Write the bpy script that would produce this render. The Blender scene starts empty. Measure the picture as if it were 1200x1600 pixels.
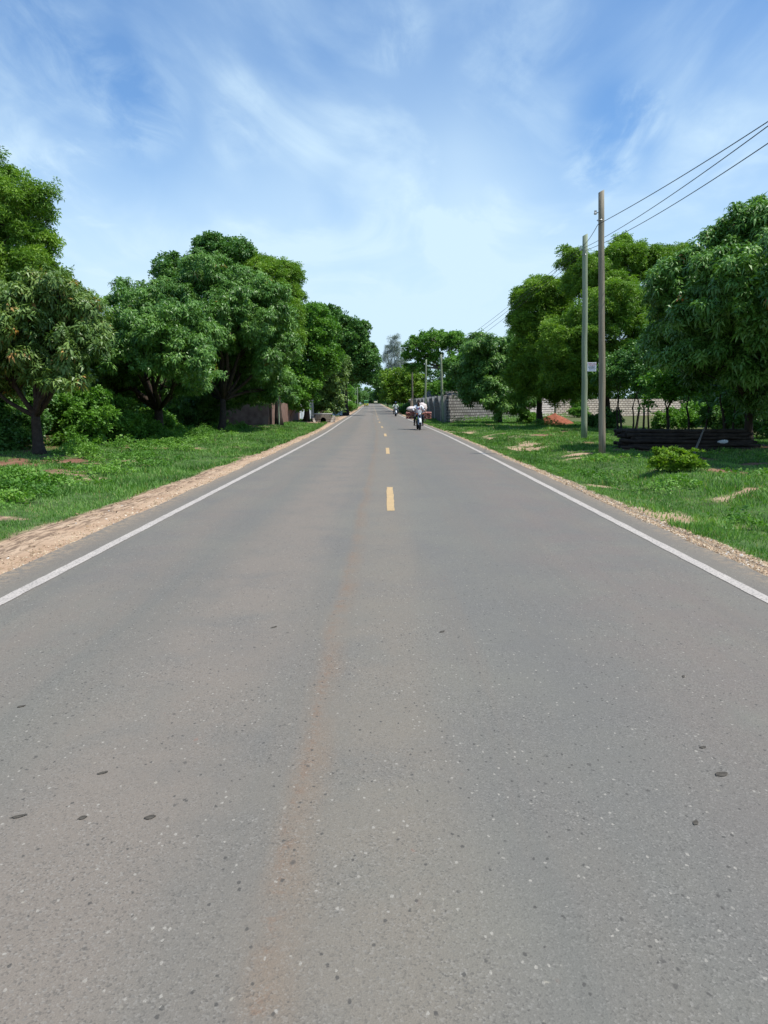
import bpy, math, random
import numpy as np
from mathutils import Vector, Matrix

R = math.radians
sc = bpy.context.scene
col = sc.collection

# ------------------------------------------------------------------ camera
CAM_H = 1.5
PITCH = 8.06          # degrees below the horizontal
YAW = 0.14            # degrees to the left of the road
cd = bpy.data.cameras.new('camera')
cam = bpy.data.objects.new('camera', cd); col.objects.link(cam)
cd.sensor_fit = 'VERTICAL'; cd.sensor_height = 36.0; cd.lens = 27.0
cd.clip_start = 0.05; cd.clip_end = 6000
cam.location = (0, 0, CAM_H)
cam.rotation_euler = (R(90 - PITCH), 0, R(YAW))
sc.camera = cam

# ------------------------------------------------------------------ light
SUN_EL = 64.0
SUN_VEC = Vector((0.93, -0.37, 0)).normalized() * math.cos(R(SUN_EL)) + Vector((0, 0, math.sin(R(SUN_EL))))
sd = bpy.data.lights.new('sun', 'SUN'); sd.energy = 4.6; sd.angle = R(0.53); sd.color = (1.0, 0.955, 0.89)
sun = bpy.data.objects.new('sun', sd); col.objects.link(sun)
sun.rotation_euler = SUN_VEC.to_track_quat('Z', 'Y').to_euler()
sun.location = SUN_VEC * 60

vs = sc.view_settings
vs.view_transform = 'Standard'; vs.look = 'None'; vs.gamma = 1.0; vs.exposure = 0.22
vs.use_curve_mapping = False

wd = bpy.data.worlds.new('World'); sc.world = wd; wd.use_nodes = True
nt = wd.node_tree; nt.nodes.clear()
def N(nt, t, **kw):
    n = nt.nodes.new(t)
    for k, v in kw.items():
        if k.startswith('i_'):
            n.inputs[k[2:].replace('_', ' ')].default_value = v
        else: setattr(n, k, v)
    return n
def build_sky():
    L = nt.links.new
    out = N(nt, 'ShaderNodeOutputWorld'); bg = N(nt, 'ShaderNodeBackground'); bg.inputs['Strength'].default_value = 1.0
    sky = N(nt, 'ShaderNodeTexSky', sky_type='NISHITA', sun_disc=False, sun_elevation=R(SUN_EL),
            sun_rotation=math.atan2(SUN_VEC.x, SUN_VEC.y), air_density=1.0, dust_density=0.6, ozone_density=2.5)
    sca = N(nt, 'ShaderNodeVectorMath', operation='MULTIPLY'); sca.inputs[1].default_value = (0.075, 0.118, 0.152)
    L(sky.outputs[0], sca.inputs[0])
    tc = N(nt, 'ShaderNodeTexCoord')
    sep = N(nt, 'ShaderNodeSeparateXYZ'); L(tc.outputs['Generated'], sep.inputs[0])
    # high cloud sheet: direction projected on a plane overhead
    den = N(nt, 'ShaderNodeMath', operation='ADD'); L(sep.outputs['Z'], den.inputs[0]); den.inputs[1].default_value = 0.13
    mx = N(nt, 'ShaderNodeMath', operation='MAXIMUM'); L(den.outputs[0], mx.inputs[0]); mx.inputs[1].default_value = 0.05
    dx = N(nt, 'ShaderNodeMath', operation='DIVIDE'); L(sep.outputs['X'], dx.inputs[0]); L(mx.outputs[0], dx.inputs[1])
    dy = N(nt, 'ShaderNodeMath', operation='DIVIDE'); L(sep.outputs['Y'], dy.inputs[0]); L(mx.outputs[0], dy.inputs[1])
    cmb = N(nt, 'ShaderNodeCombineXYZ'); L(dx.outputs[0], cmb.inputs[0]); L(dy.outputs[0], cmb.inputs[1])
    def noise(scale, rot, stretch, detail, rough, dist, off):
        m = N(nt, 'ShaderNodeMapping'); L(cmb.outputs[0], m.inputs[0])
        m.inputs['Rotation'].default_value = (0, 0, R(rot)); m.inputs['Scale'].default_value = stretch
        m.inputs['Location'].default_value = off
        n = N(nt, 'ShaderNodeTexNoise'); L(m.outputs[0], n.inputs['Vector'])
        n.inputs['Scale'].default_value = scale; n.inputs['Detail'].default_value = detail
        n.inputs['Roughness'].default_value = rough; n.inputs['Distortion'].default_value = dist
        return n.outputs[0]
    def mr(x, a, b, c=0.0, d=1.0):
        n = N(nt, 'ShaderNodeMapRange'); n.interpolation_type = 'SMOOTHSTEP'
        L(x, n.inputs[0]); n.inputs[1].default_value = a; n.inputs[2].default_value = b
        n.inputs[3].default_value = c; n.inputs[4].default_value = d; return n.outputs[0]
    def op(o, a, b):
        n = N(nt, 'ShaderNodeMath', operation=o)
        for i, v in enumerate((a, b)):
            if isinstance(v, (int, float)): n.inputs[i].default_value = v
            else: L(v, n.inputs[i])
        return n.outputs[0]
    big = mr(noise(0.75, -12, (1.25, 0.8, 1), 4, 0.5, 0.5, (3.1, 1.2, 0)), 0.36, 0.70)
    wisp = mr(noise(1.5, -28, (1.2, 0.62, 1), 9, 0.55, 1.3, (7.3, 2.7, 0)), 0.38, 0.78)
    fine = mr(noise(4.6, -35, (1.1, 0.7, 1), 8, 0.6, 0.6, (1.3, 9.7, 0)), 0.52, 0.80)
    tuft = mr(noise(2.6, 20, (0.9, 0.7, 1), 7, 0.5, 1.2, (4.6, 0.7, 0)), 0.63, 0.76)
    # a few broad banks of cloud, by direction
    def blob(u, v, rad, amt):
        d = pix_dir(u, v)
        dt = N(nt, 'ShaderNodeVectorMath', operation='DOT_PRODUCT'); L(tc.outputs['Generated'], dt.inputs[0])
        dt.inputs[1].default_value = d
        return mr(dt.outputs['Value'], math.cos(rad), 1.0, 0.0, amt)
    banks = None
    for b in ((660, 150, 0.22, 0.40), (800, 90, 0.17, 0.36), (1130, 130, 0.15, 0.5), (420, 150, 0.17, 0.30),
              (350, 20, 0.12, 0.42), (30, 110, 0.13, 0.30), (600, 40, 0.08, 0.2), (60, 250, 0.12, 0.3),
              (600, 390, 0.24, 0.45), (840, 330, 0.16, 0.45), (300, 360, 0.2, 0.35), (950, 60, 0.12, 0.25)):
        o = blob(*b); banks = o if banks is None else op('ADD', banks, o)
    holes = None
    for b in ((480, 60, 0.09, 0.22), (160, 200, 0.12, 0.30), (885, 215, 0.13, 0.45), (560, 290, 0.07, 0.35), (960, 210, 0.07, 0.45), (230, 70, 0.09, 0.10)):
        o = blob(*b); holes = o if holes is None else op('ADD', holes, o)
    tf = None
    for b in ((620, 50, 0.05, 0.6), (215, 165, 0.07, 0.6), (1000, 176, 0.04, 0.9), (940, 247, 0.055, 0.8), (120, 270, 0.05, 0.6), (385, 185, 0.06, 0.5), (20, 237, 0.05, 0.5), (60, 70, 0.09, 0.5), (820, 60, .1, .35), (1100, 230, .07, .4)):
        o = blob(*b); tf = o if tf is None else op('ADD', tf, o)
    feather = mr(noise(6.0, -55, (1.0, 0.45, 1), 8, 0.62, 0.5, (5.5, 3.3, 0)), 0.36, 0.72)
    low = mr(sep.outputs['Z'], 0.0, 0.42, 0.95, 0.0)
    c1 = op('MULTIPLY', op('ADD', op('MULTIPLY', big, 0.22), op('ADD', op('MULTIPLY', banks, 0.72), op('MULTIPLY', holes, -0.75))), op('ADD', op('MULTIPLY', wisp, 0.52), 0.42))
    c2 = op('ADD', c1, op('MULTIPLY', wisp, 0.07))
    c3 = op('ADD', c2, op('MULTIPLY', op('MULTIPLY', fine, wisp), 0.15))
    c4 = op('ADD', c3, op('ADD', op('ADD', op('MULTIPLY', tuft, 0.12), op('MULTIPLY', op('MULTIPLY', tf, feather), 0.55)), low))
    cl = N(nt, 'ShaderNodeClamp'); L(c4, cl.inputs[0]); cl.inputs[1].default_value = 0.10; cl.inputs[2].default_value = 0.95
    mix = N(nt, 'ShaderNodeMix', data_type='RGBA'); L(cl.outputs[0], mix.inputs[0])
    L(sca.outputs[0], mix.inputs[6]); mix.inputs[7].default_value = (0.60, 0.78, 0.92, 1)
    L(mix.outputs[2], bg.inputs['Color']); L(bg.outputs[0], out.inputs[0])

Rcam = Matrix.Rotation(R(YAW), 3, 'Z') @ Matrix.Rotation(R(90 - PITCH), 3, 'X')
def pix_dir(u, v):
    d = Rcam @ Vector(((u - 600) / 1200.0, -(v - 800) / 1200.0, -1.0))
    return d.normalized()
def at(u, v, Y):                      # point at forward distance Y seen in direction (u, v)
    d = pix_dir(u, v); t = Y / d.y
    return Vector((d.x * t, Y, CAM_H + d.z * t))
build_sky()

# ------------------------------------------------------------------ numpy noise
def _hash(ix, iy, seed):
    h = (ix.astype(np.int64) * 374761393 + iy.astype(np.int64) * 668265263 + seed * 1442695041) & 0xFFFFFFFF
    h = ((h ^ (h >> 13)) * 1274126177) & 0xFFFFFFFF
    return ((h ^ (h >> 16)) & 0xFFFF) / 65535.0
def vnoise(x, y, seed=0):
    x = np.asarray(x, float); y = np.asarray(y, float)
    ix = np.floor(x); iy = np.floor(y); fx = x - ix; fy = y - iy
    fx = fx * fx * (3 - 2 * fx); fy = fy * fy * (3 - 2 * fy)
    a = _hash(ix, iy, seed); b = _hash(ix + 1, iy, seed); c = _hash(ix, iy + 1, seed); d = _hash(ix + 1, iy + 1, seed)
    return (a * (1 - fx) + b * fx) * (1 - fy) + (c * (1 - fx) + d * fx) * fy
def fbm(x, y, seed=0, o=4):
    s = 0; a = 0.5; t = 0
    for i in range(o):
        s = s + a * vnoise(np.asarray(x) * 2 ** i, np.asarray(y) * 2 ** i, seed + i * 17); t += a; a *= 0.55
    return s / t
def sstep(x, a, b):
    t = np.clip((np.asarray(x, float) - a) / (b - a), 0, 1); return t * t * (3 - 2 * t)

# ------------------------------------------------------------------ road line and land height
_ty = np.array([-60, 0, 24, 39, 49, 62, 73, 86, 100, 120, 226, 411, 450, 520, 600, 900, 3000.])
_tx = np.array([0, 0, 0, -.10, -.32, -.60, -.82, -1.03, -1.27, -1.6, -3.6, -6.5, -8.5, -18, -34, -110, -600.])
_sy = np.arange(-60, 3000, 1.0); _sx = np.interp(_sy, _ty, _tx)
_k = np.exp(-0.5 * (np.arange(-15, 16) / 5.0) ** 2); _k /= _k.sum()
_sx = np.convolve(np.pad(_sx, 15, mode='edge'), _k, mode='valid')
def xc(y): return np.interp(y, _sy, _sx)
_sr = np.interp(_sy, [-60, 95, 140, 226, 320, 411, 600, 3000], [0, 0, .13, .55, .90, 1.17, 1.35, 1.4]); _sr = np.convolve(np.pad(_sr, 15, mode='edge'), _k, mode='valid')
def rise(y): return np.interp(y, _sy, _sr)
def land(x, y):
    s = np.asarray(x, float) - xc(y); a = np.abs(s)
    off = sstep(a, 3.3, 5.5)
    z = rise(y) - 0.035 + off * ((fbm(np.asarray(x) * .33, np.asarray(y) * .25, 5, 3) - .5) * .28 + (fbm(np.asarray(x) * 1.5, np.asarray(y) * 1.2, 9, 3) - .5) * .07)
    z = z - 0.07 * np.exp(-((a - 4.6) / .6) ** 2)
    z = z + np.where(s > 0, 0.10 * sstep(a, 4.8, 6.2) * (1 - sstep(np.asarray(y, float), 40, 60)), 0.06 * sstep(a, 5, 8))
    return z
EDGE_L, EDGE_R = -3.38, 3.30
def edge_l(y): return EDGE_L + (fbm(np.asarray(y) * .9, 0 * np.asarray(y), 31, 4) - .5) * .16
def edge_r(y): return EDGE_R + (fbm(np.asarray(y) * 1.1, 0 * np.asarray(y) + 7, 37, 4) - .5) * .12
# bare patches of soil (x, y, rx, ry, angle)
PATCH = [(7.6, 20.6, 1.6, .8, -8), (9.5, 18.6, 1.8, .5, 5), (8.2, 14.2, .5, .16, 55), (6.0, 22.8, 1.1, .35, 15), (5.2, 26.3, 1.0, .3, 55), (7.0, 34.5, 1.6, .5, 30), (5.2, 37, .8, .3, 40), (4.9, 44, .9, .35, 20), (7.9, 16.2, 2.0, .22, -6), (6.3, 13.2, .7, .13, 50), (8.6, 24.5, 2.6, .7, 0), (6.9, 28.5, 1.5, .45, 20), (11.0, 25, 2.6, 1.6, 0),
         (4.9, 21.5, 1.0, .35, 10), (3.9, 25.3, .9, .2, 60), (4.6, 28.5, 1.0, .22, 62), (5.6, 31, 1.3, .4, 30), (7.8, 40, 2.4, .5, 12),
         (4.2, 14.6, .3, .4, 0), (3.95, 10.3, .22, .35, 10), (5.3, 48, 1.6, .5, 0), (9.5, 52, 2.5, 1.2, 0), (6, 24, .8, .3, 30),
         (-8.3, 20.5, .9, .9, 0), (-7.9, 25.2, .9, .6, 10), (-6.9, 26.5, .6, .35, 0), (-6.0, 15.6, .35, .25, 0), (-5.9, 18.9, .3, .22, 0),
         (-5.2, 10.4, .35, .2, 0), (-8.0, 16.0, 1.4, .9, 0), (-9.6, 19, 1.8, 2.2, 0), (-6.9, 17.0, .45, .35, 0), (-7.6, 48, 1.4, .9, 0), (-6.2, 62, 1.8, 2.2, 0), (-5.6, 84, 1.6, 5, 0), (-6.0, 108, 1.8, 4, 0)]
def dirt(x, y):
    """1 = bare soil, 0 = grass"""
    x = np.asarray(x, float); y = np.asarray(y, float); s = x - xc(y)
    wl = np.interp(y, [0, 9, 15, 22, 35, 50, 70, 120, 400], [1.3, 1.10, .92, .66, .55, .5, .9, 1.1, 1.0]) + (fbm(x * .8, y * .5, 51, 3) - .5) * .34
    wr = np.interp(y, [0, 9, 20, 35, 60, 120, 400], [.42, .38, .30, .22, .2, .5, .8]) + (fbm(x * .8, y * .6, 52, 3) - .5) * .16
    n = (fbm(x * 3.3, y * 2.6, 53, 3) - .5) * .18
    d = np.where(s < 0, 1 - sstep(-s - 3.38 - wl + n, -.08, .10), 1 - sstep(s - 3.3 - wr + n, -.06, .08))
    for (px, py, rx, ry, an) in PATCH:
        c, q = math.cos(R(an)), math.sin(R(an)); ux = (x - px) * c + (y - py) * q; uy = -(x - px) * q + (y - py) * c
        e = np.sqrt((ux / rx) ** 2 + (uy / ry) ** 2) + (fbm(x * 2.6, y * 2.6, 61, 5) - .5) * 2.3
        d = np.maximum(d, 1 - sstep(e, .45, 1.1))
    d = np.maximum(d, .9 * sstep(fbm(x * .55, y * .4, 71, 4), .66, .74))
    far = np.where(s < 0, sstep(-s, 9.5, 11.5), sstep(s, 13.5, 17))       # bare litter-strewn soil beneath the trees
    return np.maximum(d, far * np.where(s < 0, .6, .22))

# ------------------------------------------------------------------ materials
MATS = {}
def mat(name, color, rough=.7, spec=.4, noise=None, bump=None, metal=0.0, coords='Object', ramp=None):
    """procedural material: colour varied by noise (scale, amount), optional bump (scale, strength)"""
    m = bpy.data.materials.new(name); m.use_nodes = True; t = m.node_tree; b = t.nodes['Principled BSDF']
    b.inputs['Roughness'].default_value = rough; b.inputs['Specular IOR Level'].default_value = spec; b.inputs['Metallic'].default_value = metal
    b.inputs['Base Color'].default_value = (*color, 1)
    tc = N(t, 'ShaderNodeTexCoord')
    sc_, am = noise or (6.0, .18)
    n = N(t, 'ShaderNodeTexNoise'); n.inputs['Scale'].default_value = sc_; n.inputs['Detail'].default_value = 7; n.inputs['Roughness'].default_value = .6
    t.links.new(tc.outputs[coords], n.inputs['Vector'])
    mx = N(t, 'ShaderNodeMix', data_type='RGBA')
    mr_ = N(t, 'ShaderNodeMapRange'); t.links.new(n.outputs[0], mr_.inputs[0]); mr_.inputs[1].default_value = .3; mr_.inputs[2].default_value = .7
    t.links.new(mr_.outputs[0], mx.inputs[0])
    mx.inputs[6].default_value = (*[c * (1 - am) for c in color], 1)
    mx.inputs[7].default_value = (*[min(1, c * (1 + am)) for c in color], 1)
    if ramp: mx.inputs[7].default_value = (*ramp, 1); mx.inputs[6].default_value = (*color, 1)
    t.links.new(mx.outputs[2], b.inputs['Base Color'])
    if bump:
        n2 = N(t, 'ShaderNodeTexNoise'); n2.inputs['Scale'].default_value = bump[0]; n2.inputs['Detail'].default_value = 6
        t.links.new(tc.outputs[coords], n2.inputs['Vector'])
        bp = N(t, 'ShaderNodeBump'); bp.inputs['Strength'].default_value = bump[1]; bp.inputs['Distance'].default_value = bump[2] if len(bump) > 2 else .02
        t.links.new(n2.outputs[0], bp.inputs['Height']); t.links.new(bp.outputs[0], b.inputs['Normal'])
    MATS[name] = m; return m

def leaf_mat(name, stops, rough=.42, trans=.28, spec=.5):
    m = bpy.data.materials.new(name); m.use_nodes = True; t = m.node_tree; b = t.nodes['Principled BSDF']; L = t.links.new
    out = t.nodes['Material Output']
    a = N(t, 'ShaderNodeAttribute', attribute_name='tint')
    r = N(t, 'ShaderNodeValToRGB'); L(a.outputs['Fac'], r.inputs[0])
    el = r.color_ramp.elements
    while len(el) < len(stops): el.new(.5)
    for e, (p, c) in zip(el, stops): e.position = p; e.color = (*c, 1)
    L(r.outputs[0], b.inputs['Base Color']); b.inputs['Roughness'].default_value = rough; b.inputs['Specular IOR Level'].default_value = spec
    tr = N(t, 'ShaderNodeBsdfTranslucent')
    hs = N(t, 'ShaderNodeMix', data_type='RGBA', blend_type='MULTIPLY'); hs.inputs[0].default_value = 1
    L(r.outputs[0], hs.inputs[6]); hs.inputs[7].default_value = (1.5, 1.7, .6, 1); L(hs.outputs[2], tr.inputs[0])
    ms = N(t, 'ShaderNodeMixShader'); ms.inputs[0].default_value = trans
    L(b.outputs[0], ms.inputs[1]); L(tr.outputs[0], ms.inputs[2]); L(ms.outputs[0], out.inputs[0])
    MATS[name] = m; return m

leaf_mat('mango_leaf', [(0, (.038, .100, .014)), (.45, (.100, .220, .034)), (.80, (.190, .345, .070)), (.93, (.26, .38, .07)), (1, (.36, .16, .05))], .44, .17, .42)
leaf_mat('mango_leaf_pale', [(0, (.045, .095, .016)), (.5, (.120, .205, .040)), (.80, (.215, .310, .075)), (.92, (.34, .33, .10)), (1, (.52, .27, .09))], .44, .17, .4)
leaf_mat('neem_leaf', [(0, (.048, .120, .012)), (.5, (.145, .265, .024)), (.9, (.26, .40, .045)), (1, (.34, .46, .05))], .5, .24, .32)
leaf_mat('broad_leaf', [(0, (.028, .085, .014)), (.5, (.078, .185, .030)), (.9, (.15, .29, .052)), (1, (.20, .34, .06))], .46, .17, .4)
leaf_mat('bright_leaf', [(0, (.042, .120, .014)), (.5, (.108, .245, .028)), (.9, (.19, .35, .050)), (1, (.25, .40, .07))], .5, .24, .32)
leaf_mat('yellow_leaf', [(0, (.05, .115, .012)), (.5, (.150, .265, .022)), (1, (.28, .40, .04))], .5, .24, .32)
leaf_mat('hazy_needle_leaf', [(0, (.17, .21, .21)), (.5, (.24, .28, .28)), (1, (.32, .36, .35))], .6, .25, .3)  # grey green needles, paled and blued to put distance haze into the colour
leaf_mat('grass_blade', [(0, (.055, .125, .022)), (.5, (.130, .275, .050)), (.85, (.22, .37, .09)), (.97, (.24, .31, .09)), (1, (.34, .29, .14))], .55, .3, .3)
leaf_mat('dry_leaf', [(0, (.05, .025, .015)), (.5, (.16, .09, .05)), (1, (.36, .25, .14))], .7, .1, .3)
mat('bark_dark', (.050, .037, .028), .9, .2, (9, .4), (14, .9, .03))
mat('bark_grey', (.17, .15, .125), .9, .2, (9, .35), (14, .8, .03))

# ------------------------------------------------------------------ object helpers
def tag(o, label=None, cat=None, group=None, kind=None):
    if label: o['label'] = label
    if cat: o['category'] = cat
    if group: o['group'] = group
    if kind: o['kind'] = kind
    return o
def empty(name, loc, rz=0, label=None, cat=None, group=None):
    o = bpy.data.objects.new(name, None); col.objects.link(o); o.empty_display_size = .2
    o.location = loc; o.rotation_euler = (0, 0, rz); return tag(o, label, cat, group)
def link(name, me, m, parent=None, smooth=False):
    o = bpy.data.objects.new(name, me); col.objects.link(o)
    if m: me.materials.append(MATS[m] if isinstance(m, str) else m)
    if parent is not None:
        o.parent = parent
    if smooth: me.shade_smooth()
    else: me.shade_flat()
    return o
def npmesh(name, V, F, tint=None):
    """V (n,3), F (m,k) all faces of one size"""
    V = np.ascontiguousarray(V, dtype=np.float32); F = np.ascontiguousarray(F, dtype=np.int32)
    me = bpy.data.meshes.new(name); k = F.shape[1]
    me.vertices.add(len(V)); me.vertices.foreach_set('co', V.ravel())
    me.loops.add(F.size); me.loops.foreach_set('vertex_index', F.ravel())
    me.polygons.add(len(F)); me.polygons.foreach_set('loop_start', np.arange(0, F.size, k, dtype=np.int32))
    try: me.polygons.foreach_set('loop_total', np.full(len(F), k, dtype=np.int32))
    except Exception: pass
    if tint is not None:
        a = me.attributes.new('tint', 'FLOAT', 'POINT'); a.data.foreach_set('value', np.ascontiguousarray(tint, dtype=np.float32))
    me.update(calc_edges=True); me.validate(); return me

class MB:
    """collects shapes that become one mesh"""
    def __init__(s): s.v = []; s.f = []
    def add(s, vs_, fs):
        n = len(s.v); s.v += [tuple(p) for p in vs_]; s.f += [tuple(i + n for i in f) for f in fs]; return s
    def box(s, c, d, M=None, taper=1.0, bev=0.0):
        x, y, z = d[0] / 2, d[1] / 2, d[2] / 2; b = min(bev, x * .9, y * .9, z * .9)
        M = M or Matrix.Identity(3); c = Vector(c)
        if b <= 0:
            P = [(-x, -y, -z), (x, -y, -z), (x, y, -z), (-x, y, -z)] + [(-x * taper, -y * taper, z), (x * taper, -y * taper, z), (x * taper, y * taper, z), (-x * taper, y * taper, z)]
            return s.add([c + M @ Vector(p) for p in P], [(3, 2, 1, 0), (4, 5, 6, 7), (0, 1, 5, 4), (1, 2, 6, 5), (2, 3, 7, 6), (3, 0, 4, 7)])
        # chamfered along vertical and top/bottom edges by stacked octagon rings
        def ring(ix, iy, z_, t):
            q = b
            return [(-ix * t + q, -iy * t, z_), (ix * t - q, -iy * t, z_), (ix * t, -iy * t + q, z_), (ix * t, iy * t - q, z_),
                    (ix * t - q, iy * t, z_), (-ix * t + q, iy * t, z_), (-ix * t, iy * t - q, z_), (-ix * t, -iy * t + q, z_)]
        rs = [ring(x - b * .6, y - b * .6, -z, 1), ring(x, y, -z + b, 1), ring(x, y, z - b, taper), ring(x - b * .6, y - b * .6, z, taper)]
        V = [c + M @ Vector(p) for r_ in rs for p in r_]; F = [tuple(range(7, -1, -1)), tuple(range(24, 32))]
        for k in range(3):
            for i in range(8): F.append((k * 8 + i, k * 8 + (i + 1) % 8, k * 8 + 8 + (i + 1) % 8, k * 8 + 8 + i))
        return s.add(V, F)
    def tube(s, pts, rad, n=8, cap=True):
        pts = [Vector(p) for p in pts]
        if not hasattr(rad, '__len__'): rad = [rad] * len(pts)
        V = []; F = []; ref = None
        for i, p in enumerate(pts):
            t = (pts[min(i + 1, len(pts) - 1)] - pts[max(i - 1, 0)])
            t = t.normalized() if t.length > 1e-9 else Vector((0, 0, 1))
            if ref is None: ref = t.orthogonal().normalized()
            ref = (ref - t * ref.dot(t)); ref = ref.normalized() if ref.length > 1e-6 else t.orthogonal().normalized()
            bn = t.cross(ref)
            for k in range(n):
                a = 2 * math.pi * k / n; V.append(p + (ref * math.cos(a) + bn * math.sin(a)) * rad[i])
        for i in range(len(pts) - 1):
            for k in range(n): F.append((i * n + k, i * n + (k + 1) % n, (i + 1) * n + (k + 1) % n, (i + 1) * n + k))
        if cap: F.append(tuple(range(n - 1, -1, -1))); F.append(tuple(range((len(pts) - 1) * n, len(pts) * n)))
        return s.add(V, F)
    def ball(s, c, r, nu=12, nv=8, M=None, lump=0, seed=0):
        c = Vector(c); r = r if hasattr(r, '__len__') else (r, r, r); M = M or Matrix.Identity(3); rg = random.Random(seed)
        V = [c + M @ Vector((0, 0, -r[2]))]; F = []
        for j in range(1, nv):
            ph = -math.pi / 2 + math.pi * j / nv
            for i in range(nu):
                a = 2 * math.pi * i / nu; q = 1 + (rg.random() - .5) * lump
                V.append(c + M @ Vector((r[0] * math.cos(ph) * math.cos(a) * q, r[1] * math.cos(ph) * math.sin(a) * q, r[2] * math.sin(ph) * q)))
        V.append(c + M @ Vector((0, 0, r[2])))
        for i in range(nu): F.append((0, 1 + (i + 1) % nu, 1 + i))
        for j in range(nv - 2):
            for i in range(nu): F.append((1 + j * nu + i, 1 + j * nu + (i + 1) % nu, 1 + (j + 1) * nu + (i + 1) % nu, 1 + (j + 1) * nu + i))
        e = len(V) - 1; b = 1 + (nv - 2) * nu
        for i in range(nu): F.append((b + i, b + (i + 1) % nu, e))
        return s.add(V, F)
    def torus(s, c, axis, R1, r1, n=20, m=8):
        c = Vector(c); ax = Vector(axis).normalized(); e1 = ax.orthogonal().normalized(); e2 = ax.cross(e1); V = []; F = []
        for i in range(n):
            a = 2 * math.pi * i / n; d = e1 * math.cos(a) + e2 * math.sin(a)
            for j in range(m):
                b = 2 * math.pi * j / m; V.append(c + d * (R1 + r1 * math.cos(b)) + ax * r1 * math.sin(b))
        for i in range(n):
            for j in range(m): F.append((i * m + j, ((i + 1) % n) * m + j, ((i + 1) % n) * m + (j + 1) % m, i * m + (j + 1) % m))
        return s.add(V, F)
    def prism(s, poly, h0, h1, axis='z'):
        n = len(poly)
        def P(a, b, h): return {'z': (a, b, h), 'y': (a, h, b), 'x': (h, a, b)}[axis]
        V = [P(a, b, h0) for a, b in poly] + [P(a, b, h1) for a, b in poly]
        F = [tuple(range(n - 1, -1, -1)), tuple(range(n, 2 * n))] + [(i, (i + 1) % n, n + (i + 1) % n, n + i) for i in range(n)]
        return s.add(V, F)
    def build(s, name, m, parent=None, smooth=False, loc=None):
        me = bpy.data.meshes.new(name); me.from_pydata([tuple(p) for p in s.v], [], s.f); me.update()
        o = link(name, me, m, parent, smooth)
        if loc is not None: o.location = loc
        return o

# ------------------------------------------------------------------ foliage
def leaves_from(spec):
    """spec: list of (base, dir, side, length, width, droop) -> (k*4,3)"""
    out = []
    for (b, d, sd_, l, w, dr) in spec:
        b = np.array(b); d = np.array(d) / np.linalg.norm(d); sd_ = np.array(sd_) / np.linalg.norm(sd_)
        mid = b + d * l * .45; tip = b + d * l * .93 + np.array([0, 0, -dr * l])
        out += [b, mid - sd_ * w * .5, mid + sd_ * w * .5, tip]
    return np.array(out, dtype=np.float32)
def tmpl(kind, rs):
    S = []
    if kind == 'mango':
        for k in range(11):
            a = k * 2.4 + rs.uniform(-.3, .3); e = rs.uniform(-.75, .75); l = rs.uniform(.15, .25)
            d = np.array([math.cos(a) * math.cos(e), math.sin(a) * math.cos(e), math.sin(e)])
            S.append((d * .03, d, (-math.sin(a), math.cos(a), rs.uniform(-.5, .5)), l, l * rs.uniform(.24, .30), rs.uniform(.25, .6)))
    elif kind == 'neem':
        for k in range(6):
            a = k * 1.05 + rs.uniform(-.3, .3); e = rs.uniform(-.3, 1.2); L_ = rs.uniform(.14, .24)
            d = np.array([math.cos(a) * math.cos(e), math.sin(a) * math.cos(e), math.sin(e)]); sdv = np.array([-math.sin(a), math.cos(a), rs.uniform(-.6, .6)])
            for q in range(3):
                t = .3 + .7 * q / 2; p = d * L_ * t + np.array([0, 0, -.35 * L_ * t * t])
                for sg in (-1, 1):
                    dd = sdv * sg * .8 + d * .6 + np.array([0, 0, rs.uniform(-.5, .3)])
                    S.append((p, dd, d + rs.normal(size=3) * .6, rs.uniform(.09, .13), .042, .3))
    elif kind == 'broad':
        for k in range(10):
            d = rs.normal(size=3); d[2] = abs(d[2]) * .8 - .15; d /= np.linalg.norm(d); b = d * rs.uniform(.0, .12)
            sdv = np.cross(d, rs.normal(size=3) + np.array([0, 0, 1.2])); l = rs.uniform(.11, .18)
            S.append((b, d, sdv, l, l * rs.uniform(.45, .62), .2))
    elif kind == 'weed':
        for k in range(9):
            a = k * 2.4 + rs.uniform(-.3, .3); e = rs.uniform(.0, 1.2); d = np.array([math.cos(a) * math.cos(e), math.sin(a) * math.cos(e), math.sin(e)])
            l = rs.uniform(.06, .11); S.append((d * .03 + np.array([0, 0, rs.uniform(0, .06)]), d, (-math.sin(a), math.cos(a), rs.uniform(-.3, .3)), l, l * .5, .3))
    elif kind == 'paddle':      # upright thick leaves of the roadside shrub
        for k in range(9):
            a = k * 2.4 + rs.uniform(-.3, .3); e = rs.uniform(.25, 1.25); d = np.array([math.cos(a) * math.cos(e), math.sin(a) * math.cos(e), math.sin(e)])
            l = rs.uniform(.09, .14); S.append((d * .03, d, (-math.sin(a), math.cos(a), 0), l, l * .45, .08))
    elif kind == 'needle':
        for k in range(16):
            a = rs.uniform(0, 6.28); e = rs.uniform(-.6, 1.1); d = np.array([math.cos(a) * math.cos(e), math.sin(a) * math.cos(e), math.sin(e)])
            S.append((d * .02, d, rs.normal(size=3), rs.uniform(.3, .6), .025, .25))
    return leaves_from(S)

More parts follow.
